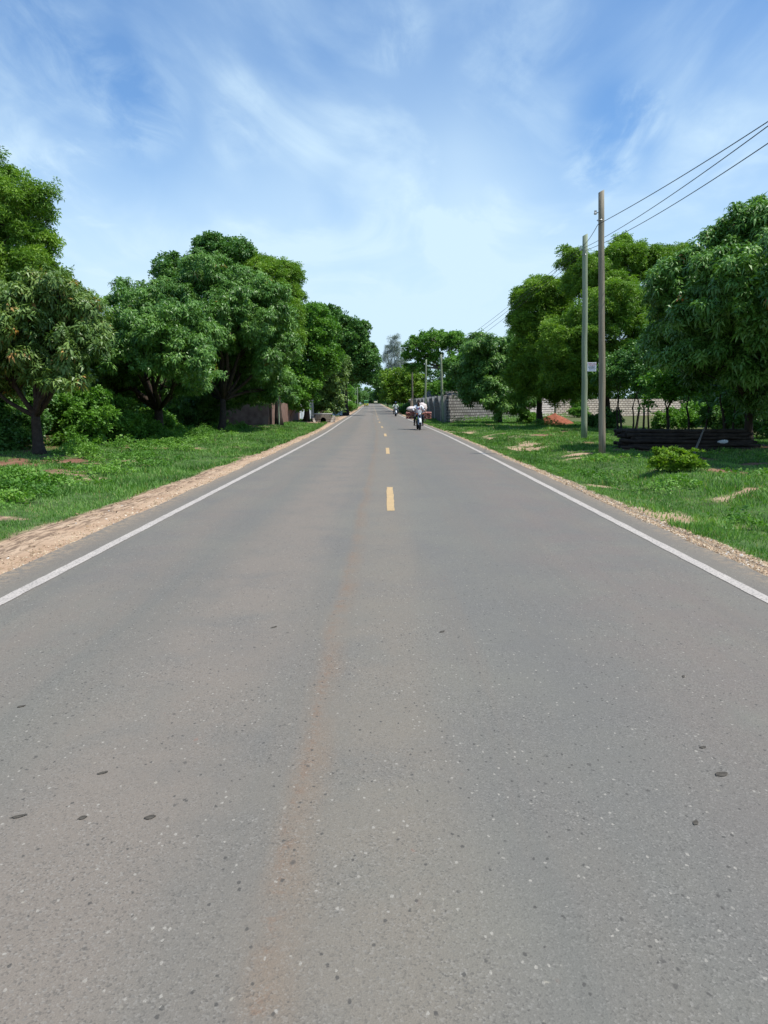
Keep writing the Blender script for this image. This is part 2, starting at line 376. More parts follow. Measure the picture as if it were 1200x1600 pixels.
def rotmats(n, rs, nrm=None, tilt=.5):
    """random rotation about z, then tilt towards the outward normal"""
    a = rs.uniform(0, 2 * np.pi, n); c, s = np.cos(a), np.sin(a); Z = np.zeros(n); O = np.ones(n)
    Rz = np.stack([np.stack([c, -s, Z], -1), np.stack([s, c, Z], -1), np.stack([Z, Z, O], -1)], 1)
    up = np.array([0, 0, 1.0]) + (nrm * tilt if nrm is not None else 0) + rs.normal(size=(n, 3)) * .42
    up /= np.linalg.norm(up, axis=1, keepdims=True)
    x = np.cross(up, np.array([0.1, 1, 0.05])); x /= np.linalg.norm(x, axis=1, keepdims=True); y = np.cross(up, x)
    B = np.stack([x, y, up], -1)
    return B @ Rz
def scatter(pos, nrm, kind, size, tint, rs, nt_=6, tilt=.5):
    """leaf sprays of one kind at pos -> V, F, tint"""
    Vs = []; Ts = []
    which = rs.integers(0, nt_, len(pos))
    for k in range(nt_):
        T = tmpl(kind, rs); ii = np.where(which == k)[0]
        if len(ii) == 0: continue
        M = rotmats(len(ii), rs, nrm[ii] if nrm is not None else None, tilt)
        V = np.einsum('nij,kj->nki', M, T) * size[ii][:, None, None] + pos[ii][:, None, :]
        nl = len(T) // 4
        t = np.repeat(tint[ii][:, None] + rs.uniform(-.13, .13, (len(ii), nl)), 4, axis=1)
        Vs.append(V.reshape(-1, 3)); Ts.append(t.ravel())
    V = np.concatenate(Vs); t = np.clip(np.concatenate(Ts), 0, 1); n = len(V) // 4; b = np.arange(n)[:, None] * 4
    F = np.concatenate([b + np.array([0, 1, 2]), b + np.array([1, 3, 2])])
    return V, F, t

def sph(n, rs):
    v = rs.normal(size=(n, 3)); return v / np.linalg.norm(v, axis=1, keepdims=True)
def crown_points(lobes, rs, clump, per, openness=0.0, inner=.25, bottom=-.75, gap=1.75):
    P = []; Nn = []; T = []; hubs = []
    for li, (c, r) in enumerate(lobes):
        c = np.array(c); r = np.array(r); area = 4 * np.pi * ((r[0] * r[1]) ** 1.6 / 3 + (r[0] * r[2]) ** 1.6 / 3 + (r[1] * r[2]) ** 1.6 / 3) ** (1 / 1.6)
        n = max(6, int(area / (clump ** 2 * gap)))
        d = sph(n, rs); d = d[d[:, 2] > bottom]
        cc = c + d * r * rs.uniform(.70, 1.10, (len(d), 1)) + rs.normal(size=(len(d), 3)) * clump * .25
        keep = np.ones(len(d), bool)
        for lj, (c2, r2) in enumerate(lobes):
            if lj != li: keep &= (np.linalg.norm((cc - np.array(c2)) / np.array(r2), axis=1) > .72)
        keep &= rs.uniform(size=len(d)) > openness
        cc = cc[keep]; d = d[keep]
        m = len(cc)
        if m:
            k = rs.poisson(per, m) + 2; idx = np.repeat(np.arange(m), k); q = sph(len(idx), rs)
            q = q + d[idx] * .55 + np.array([0, 0, .25]); q /= np.linalg.norm(q, axis=1, keepdims=True)
            cr = clump * rs.uniform(.5, 1.15, m); an = rs.uniform(.7, 1.3, (m, 3))
            P.append(cc[idx] + q * an[idx] * (cr[idx] * (rs.uniform(.35, 1.05, len(idx)) + .35 * rs.uniform(0, 1, len(idx)) ** 6))[:, None] * np.array([1, 1, .8])); Nn.append(q)
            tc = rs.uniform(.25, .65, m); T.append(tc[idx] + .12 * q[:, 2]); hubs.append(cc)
        ni = int(area * inner * per / (clump ** 2 * 3.2))
        if ni:
            q = sph(ni, rs); P.append(c + q * r * rs.uniform(.35, .8, (ni, 1))); Nn.append(q); T.append(rs.uniform(.2, .65, ni))
    return np.concatenate(P), np.concatenate(Nn), np.concatenate(T), (np.concatenate(hubs) if hubs else np.zeros((0, 3)))

def wob(a, b, n, amp, rg):
    pts = []
    a = Vector(a); b = Vector(b)
    o = Vector((rg.uniform(-1, 1), rg.uniform(-1, 1), rg.uniform(-.3, .3))) * amp
    for i in range(n + 1):
        t = i / n; p = a.lerp(b, t) + o * math.sin(math.pi * t) + Vector((rg.uniform(-1, 1), rg.uniform(-1, 1), 0)) * amp * .25 * math.sin(math.pi * t)
        pts.append(p)
    return pts
def tree(name, label, cat, base, lobes, leaf, lmat, bark='bark_dark', trunk_r=.22, fork=None, clump=.55, per=26, size=1.0, openness=0.0,
         inner=.25, seed=1, young=0.0, twigs=10, stems=1, group=None, bottom=-.75, tilt=.5, side=8, gap=1.75, limbs=None, parts=('crown', 'trunk')):
    rs = np.random.default_rng(seed); rg = random.Random(seed)
    bz = float(land(base[0], base[1])) - .05
    root = empty(name, (base[0], base[1], bz), 0, label, cat, group)
    off = Vector((base[0], base[1], bz))
    lob = [(tuple(Vector(c) - off), r) for c, r in lobes]
    P, Nn, T, hubs = crown_points(lob, rs, clump, per, openness, inner, bottom, gap)
    if young > 0:
        y = rs.uniform(size=len(P)) < young; T = np.where(y, rs.uniform(.88, 1, len(P)), T)
    ok = P[:, 2] > .12; P = P[ok]; Nn = Nn[ok]; T = T[ok]
    V, F, t = scatter(P, Nn, leaf, size * rs.uniform(.75, 1.2, len(P)), T, rs, tilt=tilt)
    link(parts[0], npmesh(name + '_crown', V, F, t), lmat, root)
    # trunk with limbs: one tapering mesh
    mb = MB(); fz = fork if fork is not None else min(c[2] - r[2] for c, r in lob) * .8 + .3
    fz = max(fz, .25)
    for s_ in range(stems):
        b = Vector((0, 0, 0)) if stems == 1 else Vector((rg.uniform(-.35, .35), rg.uniform(-.35, .35), 0))
        f = b + Vector((rg.uniform(-.15, .15) * fz, rg.uniform(-.15, .15) * fz, fz)) if stems > 1 else Vector((rg.uniform(-.06, .06) * fz, rg.uniform(-.06, .06) * fz, fz))
        tr = trunk_r if stems == 1 else trunk_r * rg.uniform(.6, 1)
        pts = wob(b, f, 6, .05 * fz, rg); mb.tube(pts, [tr * (1.45 if i == 0 else 1.12 if i == 1 else 1 - .05 * i) for i in range(7)], 10)
        main = lob[:limbs] if limbs else lob; sel = main if stems == 1 else main[s_::stems] or main[:1]
        for c, r in sel:
            tgt = Vector(c) + Vector((0, 0, r[2] * .35)); br = tr * rg.uniform(.42, .62); pp = wob(f - Vector((0, 0, .1)), tgt, 6, .10 * (tgt - f).length, rg)
            mb.tube(pp, [br * (1 - .12 * i) for i in range(7)], side)
            hs = [h for h in hubs if (Vector(h) - Vector(c)).length < max(r) * 1.15]; rg.shuffle(hs)
            for h in hs[:twigs]:
                st = pp[rg.randint(3, 6)]; mb.tube(wob(st, Vector(h), 3, .06 * (Vector(h) - st).length, rg), [br * .32, br * .24, br * .16, br * .08], 5, False)
    mb.build(parts[1], bark, root, True)
    return root
def LB(*L):          # lobes given by the direction they are seen in and their distance, with real radii in metres
    out = []
    for (u, v, Y, rx, ry, rz) in L: out.append((tuple(at(u, v, Y)), (rx, ry, rz)))
    return out
def gx(u, Y): return at(u, 640, Y).x

# ================================================================== THE SETTING
def axis_pts(segs):
    out = [segs[0][0]]
    for a, b, st in segs:
        n = max(1, int(round((b - a) / st))); out += list(np.linspace(a, b, n + 1)[1:])
    return np.array(out)
def build_ground():
    xs = axis_pts([(-900, -200, 100), (-200, -60, 20), (-60, -20, 2.5), (-20, -12, .4), (-12, 13, .115), (13, 22, .4), (22, 60, 2.5), (60, 200, 20), (200, 900, 100)])
    ys = axis_pts([(-80, -8, 8), (-8, 1, .6), (1, 26, .13), (26, 50, .28), (50, 90, .7), (90, 180, 2.5), (180, 460, 8), (460, 1200, 60), (1200, 3000, 300)])
    X, Y = np.meshgrid(xs, ys); cx = xc(Y) * np.clip(1 - (np.abs(X) - 30) / 60, 0, 1)
    X = X + cx                                        # the sheet bends with the road
    Z = land(X, Y); D = dirt(X, Y)
    V = np.stack([X, Y, Z], -1).reshape(-1, 3); ny, nx = X.shape
    i = np.arange(ny - 1)[:, None] * nx + np.arange(nx - 1)[None, :]
    F = np.stack([i, i + 1, i + nx + 1, i + nx], -1).reshape(-1, 4)
    me = npmesh('ground', V, F)
    a = me.attributes.new('dirt', 'FLOAT', 'POINT'); a.data.foreach_set('value', D.ravel().astype(np.float32))
    s_ = (X - xc(Y)); a = me.attributes.new('side', 'FLOAT', 'POINT'); a.data.foreach_set('value', s_.ravel().astype(np.float32))
    m = bpy.data.materials.new('ground'); m.use_nodes = True; t = m.node_tree; b = t.nodes['Principled BSDF']; L = t.links.new
    b.inputs['Roughness'].default_value = .92; b.inputs['Specular IOR Level'].default_value = .15
    tc = N(t, 'ShaderNodeTexCoord')
    def noi(s, det=8, ro=.6):
        n = N(t, 'ShaderNodeTexNoise'); n.inputs['Scale'].default_value = s; n.inputs['Detail'].default_value = det; n.inputs['Roughness'].default_value = ro
        L(tc.outputs['Object'], n.inputs['Vector']); return n.outputs[0]
    def ramp(x, st):
        r = N(t, 'ShaderNodeValToRGB'); L(x, r.inputs[0]); el = r.color_ramp.elements
        while len(el) < len(st): el.new(.5)
        for e, (p, c) in zip(el, st): e.position = p; e.color = (*c, 1)
        return r.outputs[0]
    def mixc(f, a_, b_, bt='MIX'):
        n = N(t, 'ShaderNodeMix', data_type='RGBA', blend_type=bt)
        if isinstance(f, float): n.inputs[0].default_value = f
        else: L(f, n.inputs[0])
        for k, q in ((6, a_), (7, b_)):
            if isinstance(q, tuple): n.inputs[k].default_value = (*q, 1)
            else: L(q, n.inputs[k])
        return n.outputs[2]
    green = ramp(noi(2.5), [(.3, (.045, .065, .022)), (.5, (.065, .12, .032)), (.7, (.12, .16, .055))])
    soil = ramp(noi(1.3), [(.25, (.33, .21, .13)), (.5, (.45, .315, .205)), (.75, (.53, .395, .27))])
    grit = ramp(noi(60, 4), [(.30, (.66, .62, .58)), (.5, (1, 1, 1)), (.75, (1.15, 1.12, 1.05))])
    soil2 = mixc(.6, soil, grit, 'MULTIPLY')
    atd = N(t, 'ShaderNodeAttribute', attribute_name='dirt'); ats = N(t, 'ShaderNodeAttribute', attribute_name='side')
    # far away under the trees: brown soil with litter
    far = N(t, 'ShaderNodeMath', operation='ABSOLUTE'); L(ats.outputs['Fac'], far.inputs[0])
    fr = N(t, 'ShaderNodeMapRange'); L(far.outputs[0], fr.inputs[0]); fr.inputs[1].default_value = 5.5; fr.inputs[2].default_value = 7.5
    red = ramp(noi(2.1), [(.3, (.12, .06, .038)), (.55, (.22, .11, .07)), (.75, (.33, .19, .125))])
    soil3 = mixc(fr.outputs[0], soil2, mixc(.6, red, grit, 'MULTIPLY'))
    # dark litter trail along the left shoulder
    mpn = N(t, 'ShaderNodeMapping'); mpn.inputs['Scale'].default_value = (5.5, 1.3, 1); L(tc.outputs['Object'], mpn.inputs[0]); nq = N(t, 'ShaderNodeTexNoise'); nq.inputs['Scale'].default_value = 2.2; nq.inputs['Detail'].default_value = 9; nq.inputs['Roughness'].default_value = .7; L(mpn.outputs[0], nq.inputs['Vector']); nn = nq.outputs[0]
    ls = N(t, 'ShaderNodeMapRange'); ls.interpolation_type = 'SMOOTHSTEP'; L(ats.outputs['Fac'], ls.inputs[0]); ls.inputs[1].default_value = -3.68; ls.inputs[2].default_value = -3.95
    l2 = N(t, 'ShaderNodeMapRange'); L(nn, l2.inputs[0]); l2.inputs[1].default_value = .46; l2.inputs[2].default_value = .56
    lm = N(t, 'ShaderNodeMath', operation='MULTIPLY'); L(ls.outputs[0], lm.inputs[0]); L(l2.outputs[0], lm.inputs[1])
    lm2 = N(t, 'ShaderNodeMath', operation='MULTIPLY'); L(lm.outputs[0], lm2.inputs[0]); lm2.inputs[1].default_value = .85
    fr2 = N(t, 'ShaderNodeMath', operation='SUBTRACT'); fr2.inputs[0].default_value = 1; L(fr.outputs[0], fr2.inputs[1])
    lm3 = N(t, 'ShaderNodeMath', operation='MULTIPLY'); L(lm2.outputs[0], lm3.inputs[0]); L(fr2.outputs[0], lm3.inputs[1])
    soil4 = mixc(lm3.outputs[0], soil3, (.15, .10, .065))
    L(mixc(atd.outputs['Fac'], green, soil4), b.inputs['Base Color'])
    bp = N(t, 'ShaderNodeBump'); bp.inputs['Strength'].default_value = .45; bp.inputs['Distance'].default_value = .02; L(noi(22, 8, .65), bp.inputs['Height']); L(bp.outputs[0], b.inputs['Normal'])
    MATS['ground'] = m
    tag(link('ground', me, 'ground', None, True), kind='structure')
build_ground()

def asphalt_mat():
    m = bpy.data.materials.new('asphalt'); m.use_nodes = True; t = m.node_tree; b = t.nodes['Principled BSDF']; L = t.links.new
    b.inputs['Roughness'].default_value = .82; b.inputs['Specular IOR Level'].default_value = .3
    tc = N(t, 'ShaderNodeTexCoord'); ats = N(t, 'ShaderNodeAttribute', attribute_name='side')
    def noi(s, det=6, ro=.6, stretch=None, dist=0):
        n = N(t, 'ShaderNodeTexNoise'); n.inputs['Scale'].default_value = s; n.inputs['Detail'].default_value = det; n.inputs['Roughness'].default_value = ro
        n.inputs['Distortion'].default_value = dist
        if stretch:
            mp = N(t, 'ShaderNodeMapping'); mp.inputs['Scale'].default_value = stretch; L(tc.outputs['Object'], mp.inputs[0]); L(mp.outputs[0], n.inputs['Vector'])
        else: L(tc.outputs['Object'], n.inputs['Vector'])
        return n.outputs[0]
    def mrg(x, a, b_, c=0., d=1.):
        n = N(t, 'ShaderNodeMapRange'); n.interpolation_type = 'SMOOTHSTEP'; L(x, n.inputs[0])
        for k, q in zip((1, 2, 3, 4), (a, b_, c, d)): n.inputs[k].default_value = q
        return n.outputs[0]
    def op(o, a, b_):
        n = N(t, 'ShaderNodeMath', operation=o)
        for i, v in enumerate((a, b_)):
            if isinstance(v, (int, float)): n.inputs[i].default_value = v
            else: L(v, n.inputs[i])
        return n.outputs[0]
    def mixc(f, a_, b_, bt='MIX'):
        n = N(t, 'ShaderNodeMix', data_type='RGBA', blend_type=bt)
        if isinstance(f, (int, float)): n.inputs[0].default_value = f
        else: L(f, n.inputs[0])
        for k, q in ((6, a_), (7, b_)):
            if isinstance(q, tuple): n.inputs[k].default_value = (*q, 1)
            else: L(q, n.inputs[k])
        return n.outputs[2]
    def band(c, w, soft, amt):          # lengthwise stain at distance c from the centre
        wv = op('ADD', ats.outputs['Fac'], op('MULTIPLY', op('SUBTRACT', noi(.35, 3), .5), .25))
        d = op('ABSOLUTE', op('SUBTRACT', wv, c), 0)
        return mrg(d, w, w + soft, amt, 0)
    base = mixc(mrg(noi(.7, 5), .35, .65), (.160, .151, .131), (.188, .177, 0.142))
    base = mixc(mrg(noi(1.0, 5, .6, (2.2, .16, 1)), .42, .66, 0, .55), base, (.195, .166, 0.130))
    base = mixc(mrg(noi(1.0, 6, .65, (3.4, .10, 1), .4), .50, .64, 0, .35), base, (.142, .140, 0.119))
    # dusty tracks, broken up
    brk = mrg(noi(2.2, 8, .7), .30, .62, .15, 1)
    base = mixc(op('MULTIPLY', band(-.31, .01, .12, .55), brk), base, (.235, .160, 0.100))
    base = mixc(op('MULTIPLY', band(-.34, .0, .05, .6), mrg(noi(14, 8, .75), .48, .60)), base, (.21, .125, 0.074))
    base = mixc(op('MULTIPLY', band(-1.05, .15, .6, .85), mrg(noi(1.4, 8, .65), .28, .6, .3, 1)), base, (.222, .186, 0.147))
    base = mixc(op('MULTIPLY', band(-.02, .08, .4, .75), mrg(noi(1.9, 8, .65), .28, .6, .3, 1)), base, (.215, .184, 0.140))
    base = mixc(op('MULTIPLY', band(-2.2, .12, .5, .45), brk), base, (.215, .176, 0.140))
    base = mixc(op('MULTIPLY', band(1.9, .4, .7, .5), mrg(noi(1.2, 8, .6), .35, .62, .1, 1)), base, (.186, .148, 0.126))
    base = mixc(band(1.05, .2, .6, .35), base, (.146, .144, 0.126))
    base = mixc(band(-1.75, .1, .4, .25), base, (.146, .142, 0.121))
    base = mixc(mrg(op('ABSOLUTE', ats.outputs['Fac'], 0), 2.72, 3.3, 0, .55), base, (.215, .175, 0.130))
    base = mixc(op('MULTIPLY', mrg(op('ABSOLUTE', ats.outputs['Fac'], 0), 3.05, 3.36, 0, 1), mrg(noi(13, 8, .7), .45, .58)), base, (.33, .25, 0.163))
    # aggregate: light chips and dark pits, of several sizes, more of them in some places
    area = mrg(noi(1.6, 5), .35, .65, .45, 1)
    v = N(t, 'ShaderNodeTexVoronoi'); v.inputs['Scale'].default_value = 150; L(tc.outputs['Object'], v.inputs['Vector'])
    sepc = N(t, 'ShaderNodeSeparateColor'); L(v.outputs['Color'], sepc.inputs[0])
    chips = mrg(sepc.outputs[0], .70, 1.0, 0, 1); pits = mrg(sepc.outputs[1], .70, 1.0, 0, 1)
    base = mixc(op('MULTIPLY', op('MULTIPLY', chips, area), .42), base, (.31, .29, .25)); base = mixc(op('MULTIPLY', op('MULTIPLY', pits, area), .55), base, (.075, .07, .06))
    def spots(sc_, ch, lo, r0, r1, amt, c):
        nonlocal base
        vv = N(t, 'ShaderNodeTexVoronoi'); vv.inputs['Scale'].default_value = sc_; mp = N(t, 'ShaderNodeMapping'); L(tc.outputs['Object'], mp.inputs[0]); mp.inputs['Scale'].default_value = (1, .7, 1); mp.inputs['Rotation'].default_value = (0, 0, sc_ * .37)
        wn = N(t, 'ShaderNodeTexNoise'); wn.inputs['Scale'].default_value = sc_ * 1.7; L(tc.outputs['Object'], wn.inputs['Vector'])
        wa = N(t, 'ShaderNodeMix', data_type='VECTOR'); wa.inputs[0].default_value = .35 / sc_; L(mp.outputs[0], wa.inputs[4]); L(wn.outputs['Color'], wa.inputs[5]); 
        wb = N(t, 'ShaderNodeVectorMath', operation='MULTIPLY_ADD'); L(wn.outputs['Color'], wb.inputs[0]); wb.inputs[1].default_value = (.6 / sc_,) * 3; L(mp.outputs[0], wb.inputs[2]); L(wb.outputs[0], vv.inputs['Vector'])
        s_ = N(t, 'ShaderNodeSeparateColor'); L(vv.outputs['Color'], s_.inputs[0])
        base = mixc(op('MULTIPLY', op('MULTIPLY', mrg(s_.outputs[ch], lo, lo + .01), mrg(vv.outputs['Distance'], r0, r1, 1, 0)), amt), base, c)
    spots(60, 0, .95, .22, .38, .75, (.38, .35, .29)); spots(52, 1, .93, .20, .38, .8, (.062, .058, .05))
    spots(33, 2, .984, .20, .36, .7, (.40, .36, .28)); spots(30, 0, .975, .16, .34, .7, (.07, .064, .055))
    spots(24, 1, .992, .16, .28, .5, (.26, .13, .09)); spots(13, 2, .97, .06, .17, .6, (.068, .062, .055)); spots(6, 0, .96, .02, .08, .5, (.075, .070, .06))
    base = mixc(mrg(noi(260, 3, .7), .35, .65, 0, .30), base, (.085, .08, .07))
    # hairline cracks
    ck = N(t, 'ShaderNodeTexVoronoi'); ck.feature = 'DISTANCE_TO_EDGE'; ck.inputs['Scale'].default_value = .55
    cw = N(t, 'ShaderNodeVectorMath', operation='MULTIPLY_ADD'); nz = N(t, 'ShaderNodeTexNoise'); nz.inputs['Scale'].default_value = 3; nz.inputs['Detail'].default_value = 8; L(tc.outputs['Object'], nz.inputs['Vector'])
    L(nz.outputs['Color'], cw.inputs[0]); cw.inputs[1].default_value = (.5, .5, .5); L(tc.outputs['Object'], cw.inputs[2]); L(cw.outputs[0], ck.inputs['Vector'])
    crack = op('MULTIPLY', mrg(ck.outputs['Distance'], 0, .0028, 1, 0), mrg(noi(.5, 3), .56, .62))
    base = mixc(op('MULTIPLY', crack, .55), base, (.06, .055, .05))
    L(base, b.inputs['Base Color'])
    h = op('ADD', op('MULTIPLY', v.outputs['Distance'], .6), noi(180, 4, .7))
    bp = N(t, 'ShaderNodeBump'); bp.inputs['Strength'].default_value = .4; bp.inputs['Distance'].default_value = .004; L(h, bp.inputs['Height']); L(bp.outputs[0], b.inputs['Normal'])
    MATS['asphalt'] = m
asphalt_mat()
def build_road():
    ys = axis_pts([(-40, 4, 1), (4, 40, .12), (40, 100, .5), (100, 460, 3), (460, 900, 40)])
    cols_ = 11; l = edge_l(ys); r = edge_r(ys)
    V = []; S = []
    for k in range(cols_):
        s = l + (r - l) * k / (cols_ - 1); V.append(np.stack([xc(ys) + s, ys, rise(ys) + .012 - .000 * s], -1)); S.append(s)
    lo = np.stack([xc(ys) + l - .015, ys, rise(ys) - .06], -1); ro = np.stack([xc(ys) + r + .015, ys, rise(ys) - .06], -1)
    V = [lo] + V + [ro]; S = [l] + S + [r]
    n = len(V); A = np.stack(V, 1).reshape(-1, 3); S = np.stack(S, 1).ravel()
    i = np.arange(len(ys) - 1)[:, None] * n + np.arange(n - 1)[None, :]
    F = np.stack([i, i + 1, i + n + 1, i + n], -1).reshape(-1, 4)
    me = npmesh('road', A, F); a = me.attributes.new('side', 'FLOAT', 'POINT'); a.data.foreach_set('value', S.astype(np.float32))
    tag(link('road', me, 'asphalt'), kind='structure')
build_road()

def paint(name, c1, c2, wear):
    m = mat(name, c1, .7, .3, (5, .1), (160, .5, .003)); t = m.node_tree; b = t.nodes['Principled BSDF']; L = t.links.new
    src = b.inputs['Base Color'].links[0].from_socket
    tc = N(t, 'ShaderNodeTexCoord'); n = N(t, 'ShaderNodeTexNoise'); n.inputs['Scale'].default_value = 55; n.inputs['Detail'].default_value = 6; L(tc.outputs['Object'], n.inputs['Vector'])
    v = N(t, 'ShaderNodeTexVoronoi'); v.inputs['Scale'].default_value = 14; L(tc.outputs['Object'], v.inputs['Vector'])
    r = N(t, 'ShaderNodeMapRange'); L(n.outputs[0], r.inputs[0]); r.inputs[1].default_value = wear; r.inputs[2].default_value = wear + .05
    r2 = N(t, 'ShaderNodeMapRange'); L(v.outputs['Distance'], r2.inputs[0]); r2.inputs[1].default_value = .07; r2.inputs[2].default_value = .13; r2.inputs[3].default_value = .6; r2.inputs[4].default_value = 0
    mxm = N(t, 'ShaderNodeMath', operation='MAXIMUM'); L(r.outputs[0], mxm.inputs[0]); L(r2.outputs[0], mxm.inputs[1])
    mx = N(t, 'ShaderNodeMix', data_type='RGBA'); L(mxm.outputs[0], mx.inputs[0]); L(src, mx.inputs[6]); mx.inputs[7].default_value = (*c2, 1)
    L(mx.outputs[2], b.inputs['Base Color'])
paint('white_line', (.45, .405, .35), (.21, .19, .165), .56)
paint('yellow_line', (.50, .345, .165), (.26, .21, .15), .58)
def strip(mb, s0, s1, y0, y1, z=.016, st=1.0, jag=.0, seed=0):
    ys = np.arange(y0, y1 + 1e-6, st) if y1 - y0 > st else np.array([y0, y1])
    if ys[-1] < y1 - 1e-6: ys = np.append(ys, y1)
    j0 = (vnoise(ys * 7, ys * 0, seed) - .5) * jag; j1 = (vnoise(ys * 7, ys * 0 + 5, seed) - .5) * jag; x = xc(ys); r = rise(ys) + z
    n = len(ys); V = [(x[i] + s0 + j0[i], ys[i], r[i]) for i in range(n)] + [(x[i] + s1 + j1[i], ys[i], r[i]) for i in range(n)]
    mb.add(V, [(i, n + i, n + i + 1, i + 1) for i in range(n - 1)])
for s, lab in ((-2.915, 'left'), (2.915, 'right')):
    mb = MB(); strip(mb, s - .055, s + .055, -20, 60, st=.15, jag=.012, seed=3 if s < 0 else 4); strip(mb, s - .055, s + .055, 60, 470, st=3)
    tag(mb.build('edge_line', 'white_line'), kind='structure')
mb = MB()
for k in range(-2, 36):
    y0 = 10.62 + 12.2 * k; strip(mb, .015, .125, y0, y0 + 3.05, st=.15, jag=.014, seed=8)
tag(mb.build('centre_line', 'yellow_line'), kind='structure')

# ------------------------------------------------------------------ grass and low cover (nobody could count it)
def grass_field(name, side, n, ymax, seed):
    rs = np.random.default_rng(seed)
    y = 2.2 * np.exp(rs.uniform(0, math.log(ymax / 2.2), n))
    w = 8.5 if side < 0 else 12.5
    s = (3.4 if side > 0 else 3.9) + (rs.uniform(0, 1, n) ** 1.15) * w
    x = xc(y) + side * s; D = dirt(x, y)
    keep = (rs.uniform(size=n) > D * 1.02) & (np.abs(x) < .56 * y + 3.6)
    keep &= rs.uniform(size=n) < .35 + .9 * sstep(fbm(x * 1.7, y * 1.3, 81, 3), .3, .55)
    x = x[keep]; y = y[keep]; n = len(x); z = land(x, y)
    lush = sstep(fbm(x * .8, y * .5, 91, 3), .45, .68)
    h = (.026 + .045 * lush + .025 * rs.uniform(size=n) ** 2) * rs.uniform(.6, 1.3, n) * (1 + y / 90)
    wd_ = (.0035 + .00032 * y) * rs.uniform(.7, 1.3, n) * (1 + .5 * lush)
    a = rs.uniform(0, 2 * np.pi, n); lean = rs.uniform(.1, 1.1, n); b = a + rs.uniform(-1, 1, n)
    base = np.stack([x, y, z - .01], -1); sd_ = np.stack([np.cos(a), np.sin(a), 0 * a], -1) * wd_[:, None]
    tip = base + np.stack([-np.sin(b) * h * lean, np.cos(b) * h * lean, h + .01], -1)
    V = np.stack([base - sd_, base + sd_, tip], 1).reshape(-1, 3)
    F = np.arange(3 * n).reshape(-1, 3)
    t = .42 + .5 * (fbm(x * 1.1, y * .8, 95, 3) - .5) * 2 + rs.uniform(-.38, .38, n) - .12 * lush
    t = np.where(rs.uniform(size=n) < .035, 1.0, np.clip(t, 0, .93)); t = np.repeat(t, 3)
    tag(link(name, npmesh(name, V, F, t), 'grass_blade'), 'short green roadside grass with lighter and darker patches', 'grass', kind='stuff')
    return
grass_field('grass', -1, 370000, 85, 1)
grass_field('grass', 1, 620000, 80, 2)
bpy.data.objects['grass']['label'] = 'short green grass on the verge left of the road'
bpy.data.objects['grass.001']['label'] = 'short green grass on the verge right of the road'

def cover(name, pts, leaf, lmat, label, cat, seed, size=1.0):
    """low weeds: list of (x, y, rx, ry, n, height)"""
    rs = np.random.default_rng(seed); P = []; T = []
    for (x, y, rx, ry, n, h) in pts:
        q = rs.normal(size=(n, 2)) * .5; px = x + q[:, 0] * rx; py = y + q[:, 1] * ry; d = np.exp(-(q ** 2).sum(1))
        P.append(np.stack([px, py, land(px, py) + d * h * rs.uniform(.1, 1, n)], -1)); T.append(rs.uniform(.25, .8) + rs.uniform(-.2, .2, n))
    P = np.concatenate(P); T = np.concatenate(T); s_ = np.abs(P[:, 0] - xc(P[:, 1])); k = (s_ > 3.75) & (rs.uniform(size=len(P)) > dirt(P[:, 0], P[:, 1]) * 1.3); P = P[k]; T = T[k]
    V, F, t = scatter(P, None, leaf, size * rs.uniform(.6, 1.2, len(P)), T, rs)
    tag(link(name, npmesh(name, V, F, t), lmat), label, cat, kind='stuff')
rg = random.Random(5)
wp = [(-6.6, 13.2, .8, .9, 900, .16), (-7.2, 14.8, 1.0, 1.0, 900, .2), (-6.1, 12.3, .5, .5, 300, .12), (-6.2, 16.5, .8, .6, 420, .16), (-5.7, 18.5, .6, .5, 260, .14), (-6.9, 21.0, .8, .7, 360, .18),
      (-7.4, 23.5, .8, 1, 360, .2), (-6.7, 25.0, .6, .6, 200, .15), (-7.9, 28.5, .9, 1.4, 420, .25), (-8.0, 33, .9, 1.6, 420, .25), (-5.9, 11.0, .3, .3, 90, .08), (-8.6, 38, .9, 2, 420, .3), (-8.2, 43, .8, 2, 300, .3)]
wp = [(a, b, c, d, int(n * (.55 if k < 2 else .25)), h * .8) for k, (a, b, c, d, n, h) in enumerate(wp)]
for k in range(60):
    y = rg.uniform(8, 45); x = -rg.uniform(4.7, 8.2); wp.append((x, y, rg.uniform(.12, .4), rg.uniform(.12, .35), rg.randint(5, 18), rg.uniform(.03, .10)))
cover('weeds', wp, 'weed', 'bright_leaf', 'broad leaved low weeds scattered through the left grass verge', 'weeds', 11, 1.0)
wp = [(5.2, 14.2, .9, .7, 60, .08), (4.6, 17.0, .7, 1.3, 60, .06), (5.7, 20, .8, .9, 60, .07), (9.5, 46, 1, .9, 300, .6), (7.2, 15.2, 1, .7, 40, .10)]
for k in range(75):
    y = rg.uniform(8, 60); x = rg.uniform(3.9, 10.5) + (y > 35) * rg.uniform(0, 4); wp.append((x, y, rg.uniform(.15, .6), rg.uniform(.15, .5), rg.randint(4, 16), rg.uniform(.03, .08)))
for k in range(26):
    f = k / 25; wp.append((5.6 + 14.5 * f, 62 + 24 * f, .8, .6, 46, .5))
cover('weeds', wp, 'weed', 'bright_leaf', 'broad leaved low weeds scattered through the right grass verge', 'weeds', 12, 1.0)

wp = []; rg = random.Random(61)
for k in range(46):
    y = rg.uniform(19, 48); x = -(8.3 + rg.uniform(-.5, 1.3) + (y > 36) * .4); wp.append((x, y, rg.uniform(.3, .8), rg.uniform(.3, .7), rg.randint(25, 80), rg.uniform(.15, .5)))
cover('undergrowth', wp, 'broad', 'bright_leaf', 'rough leafy undergrowth at the feet of the left trees', 'undergrowth', 13, .55)

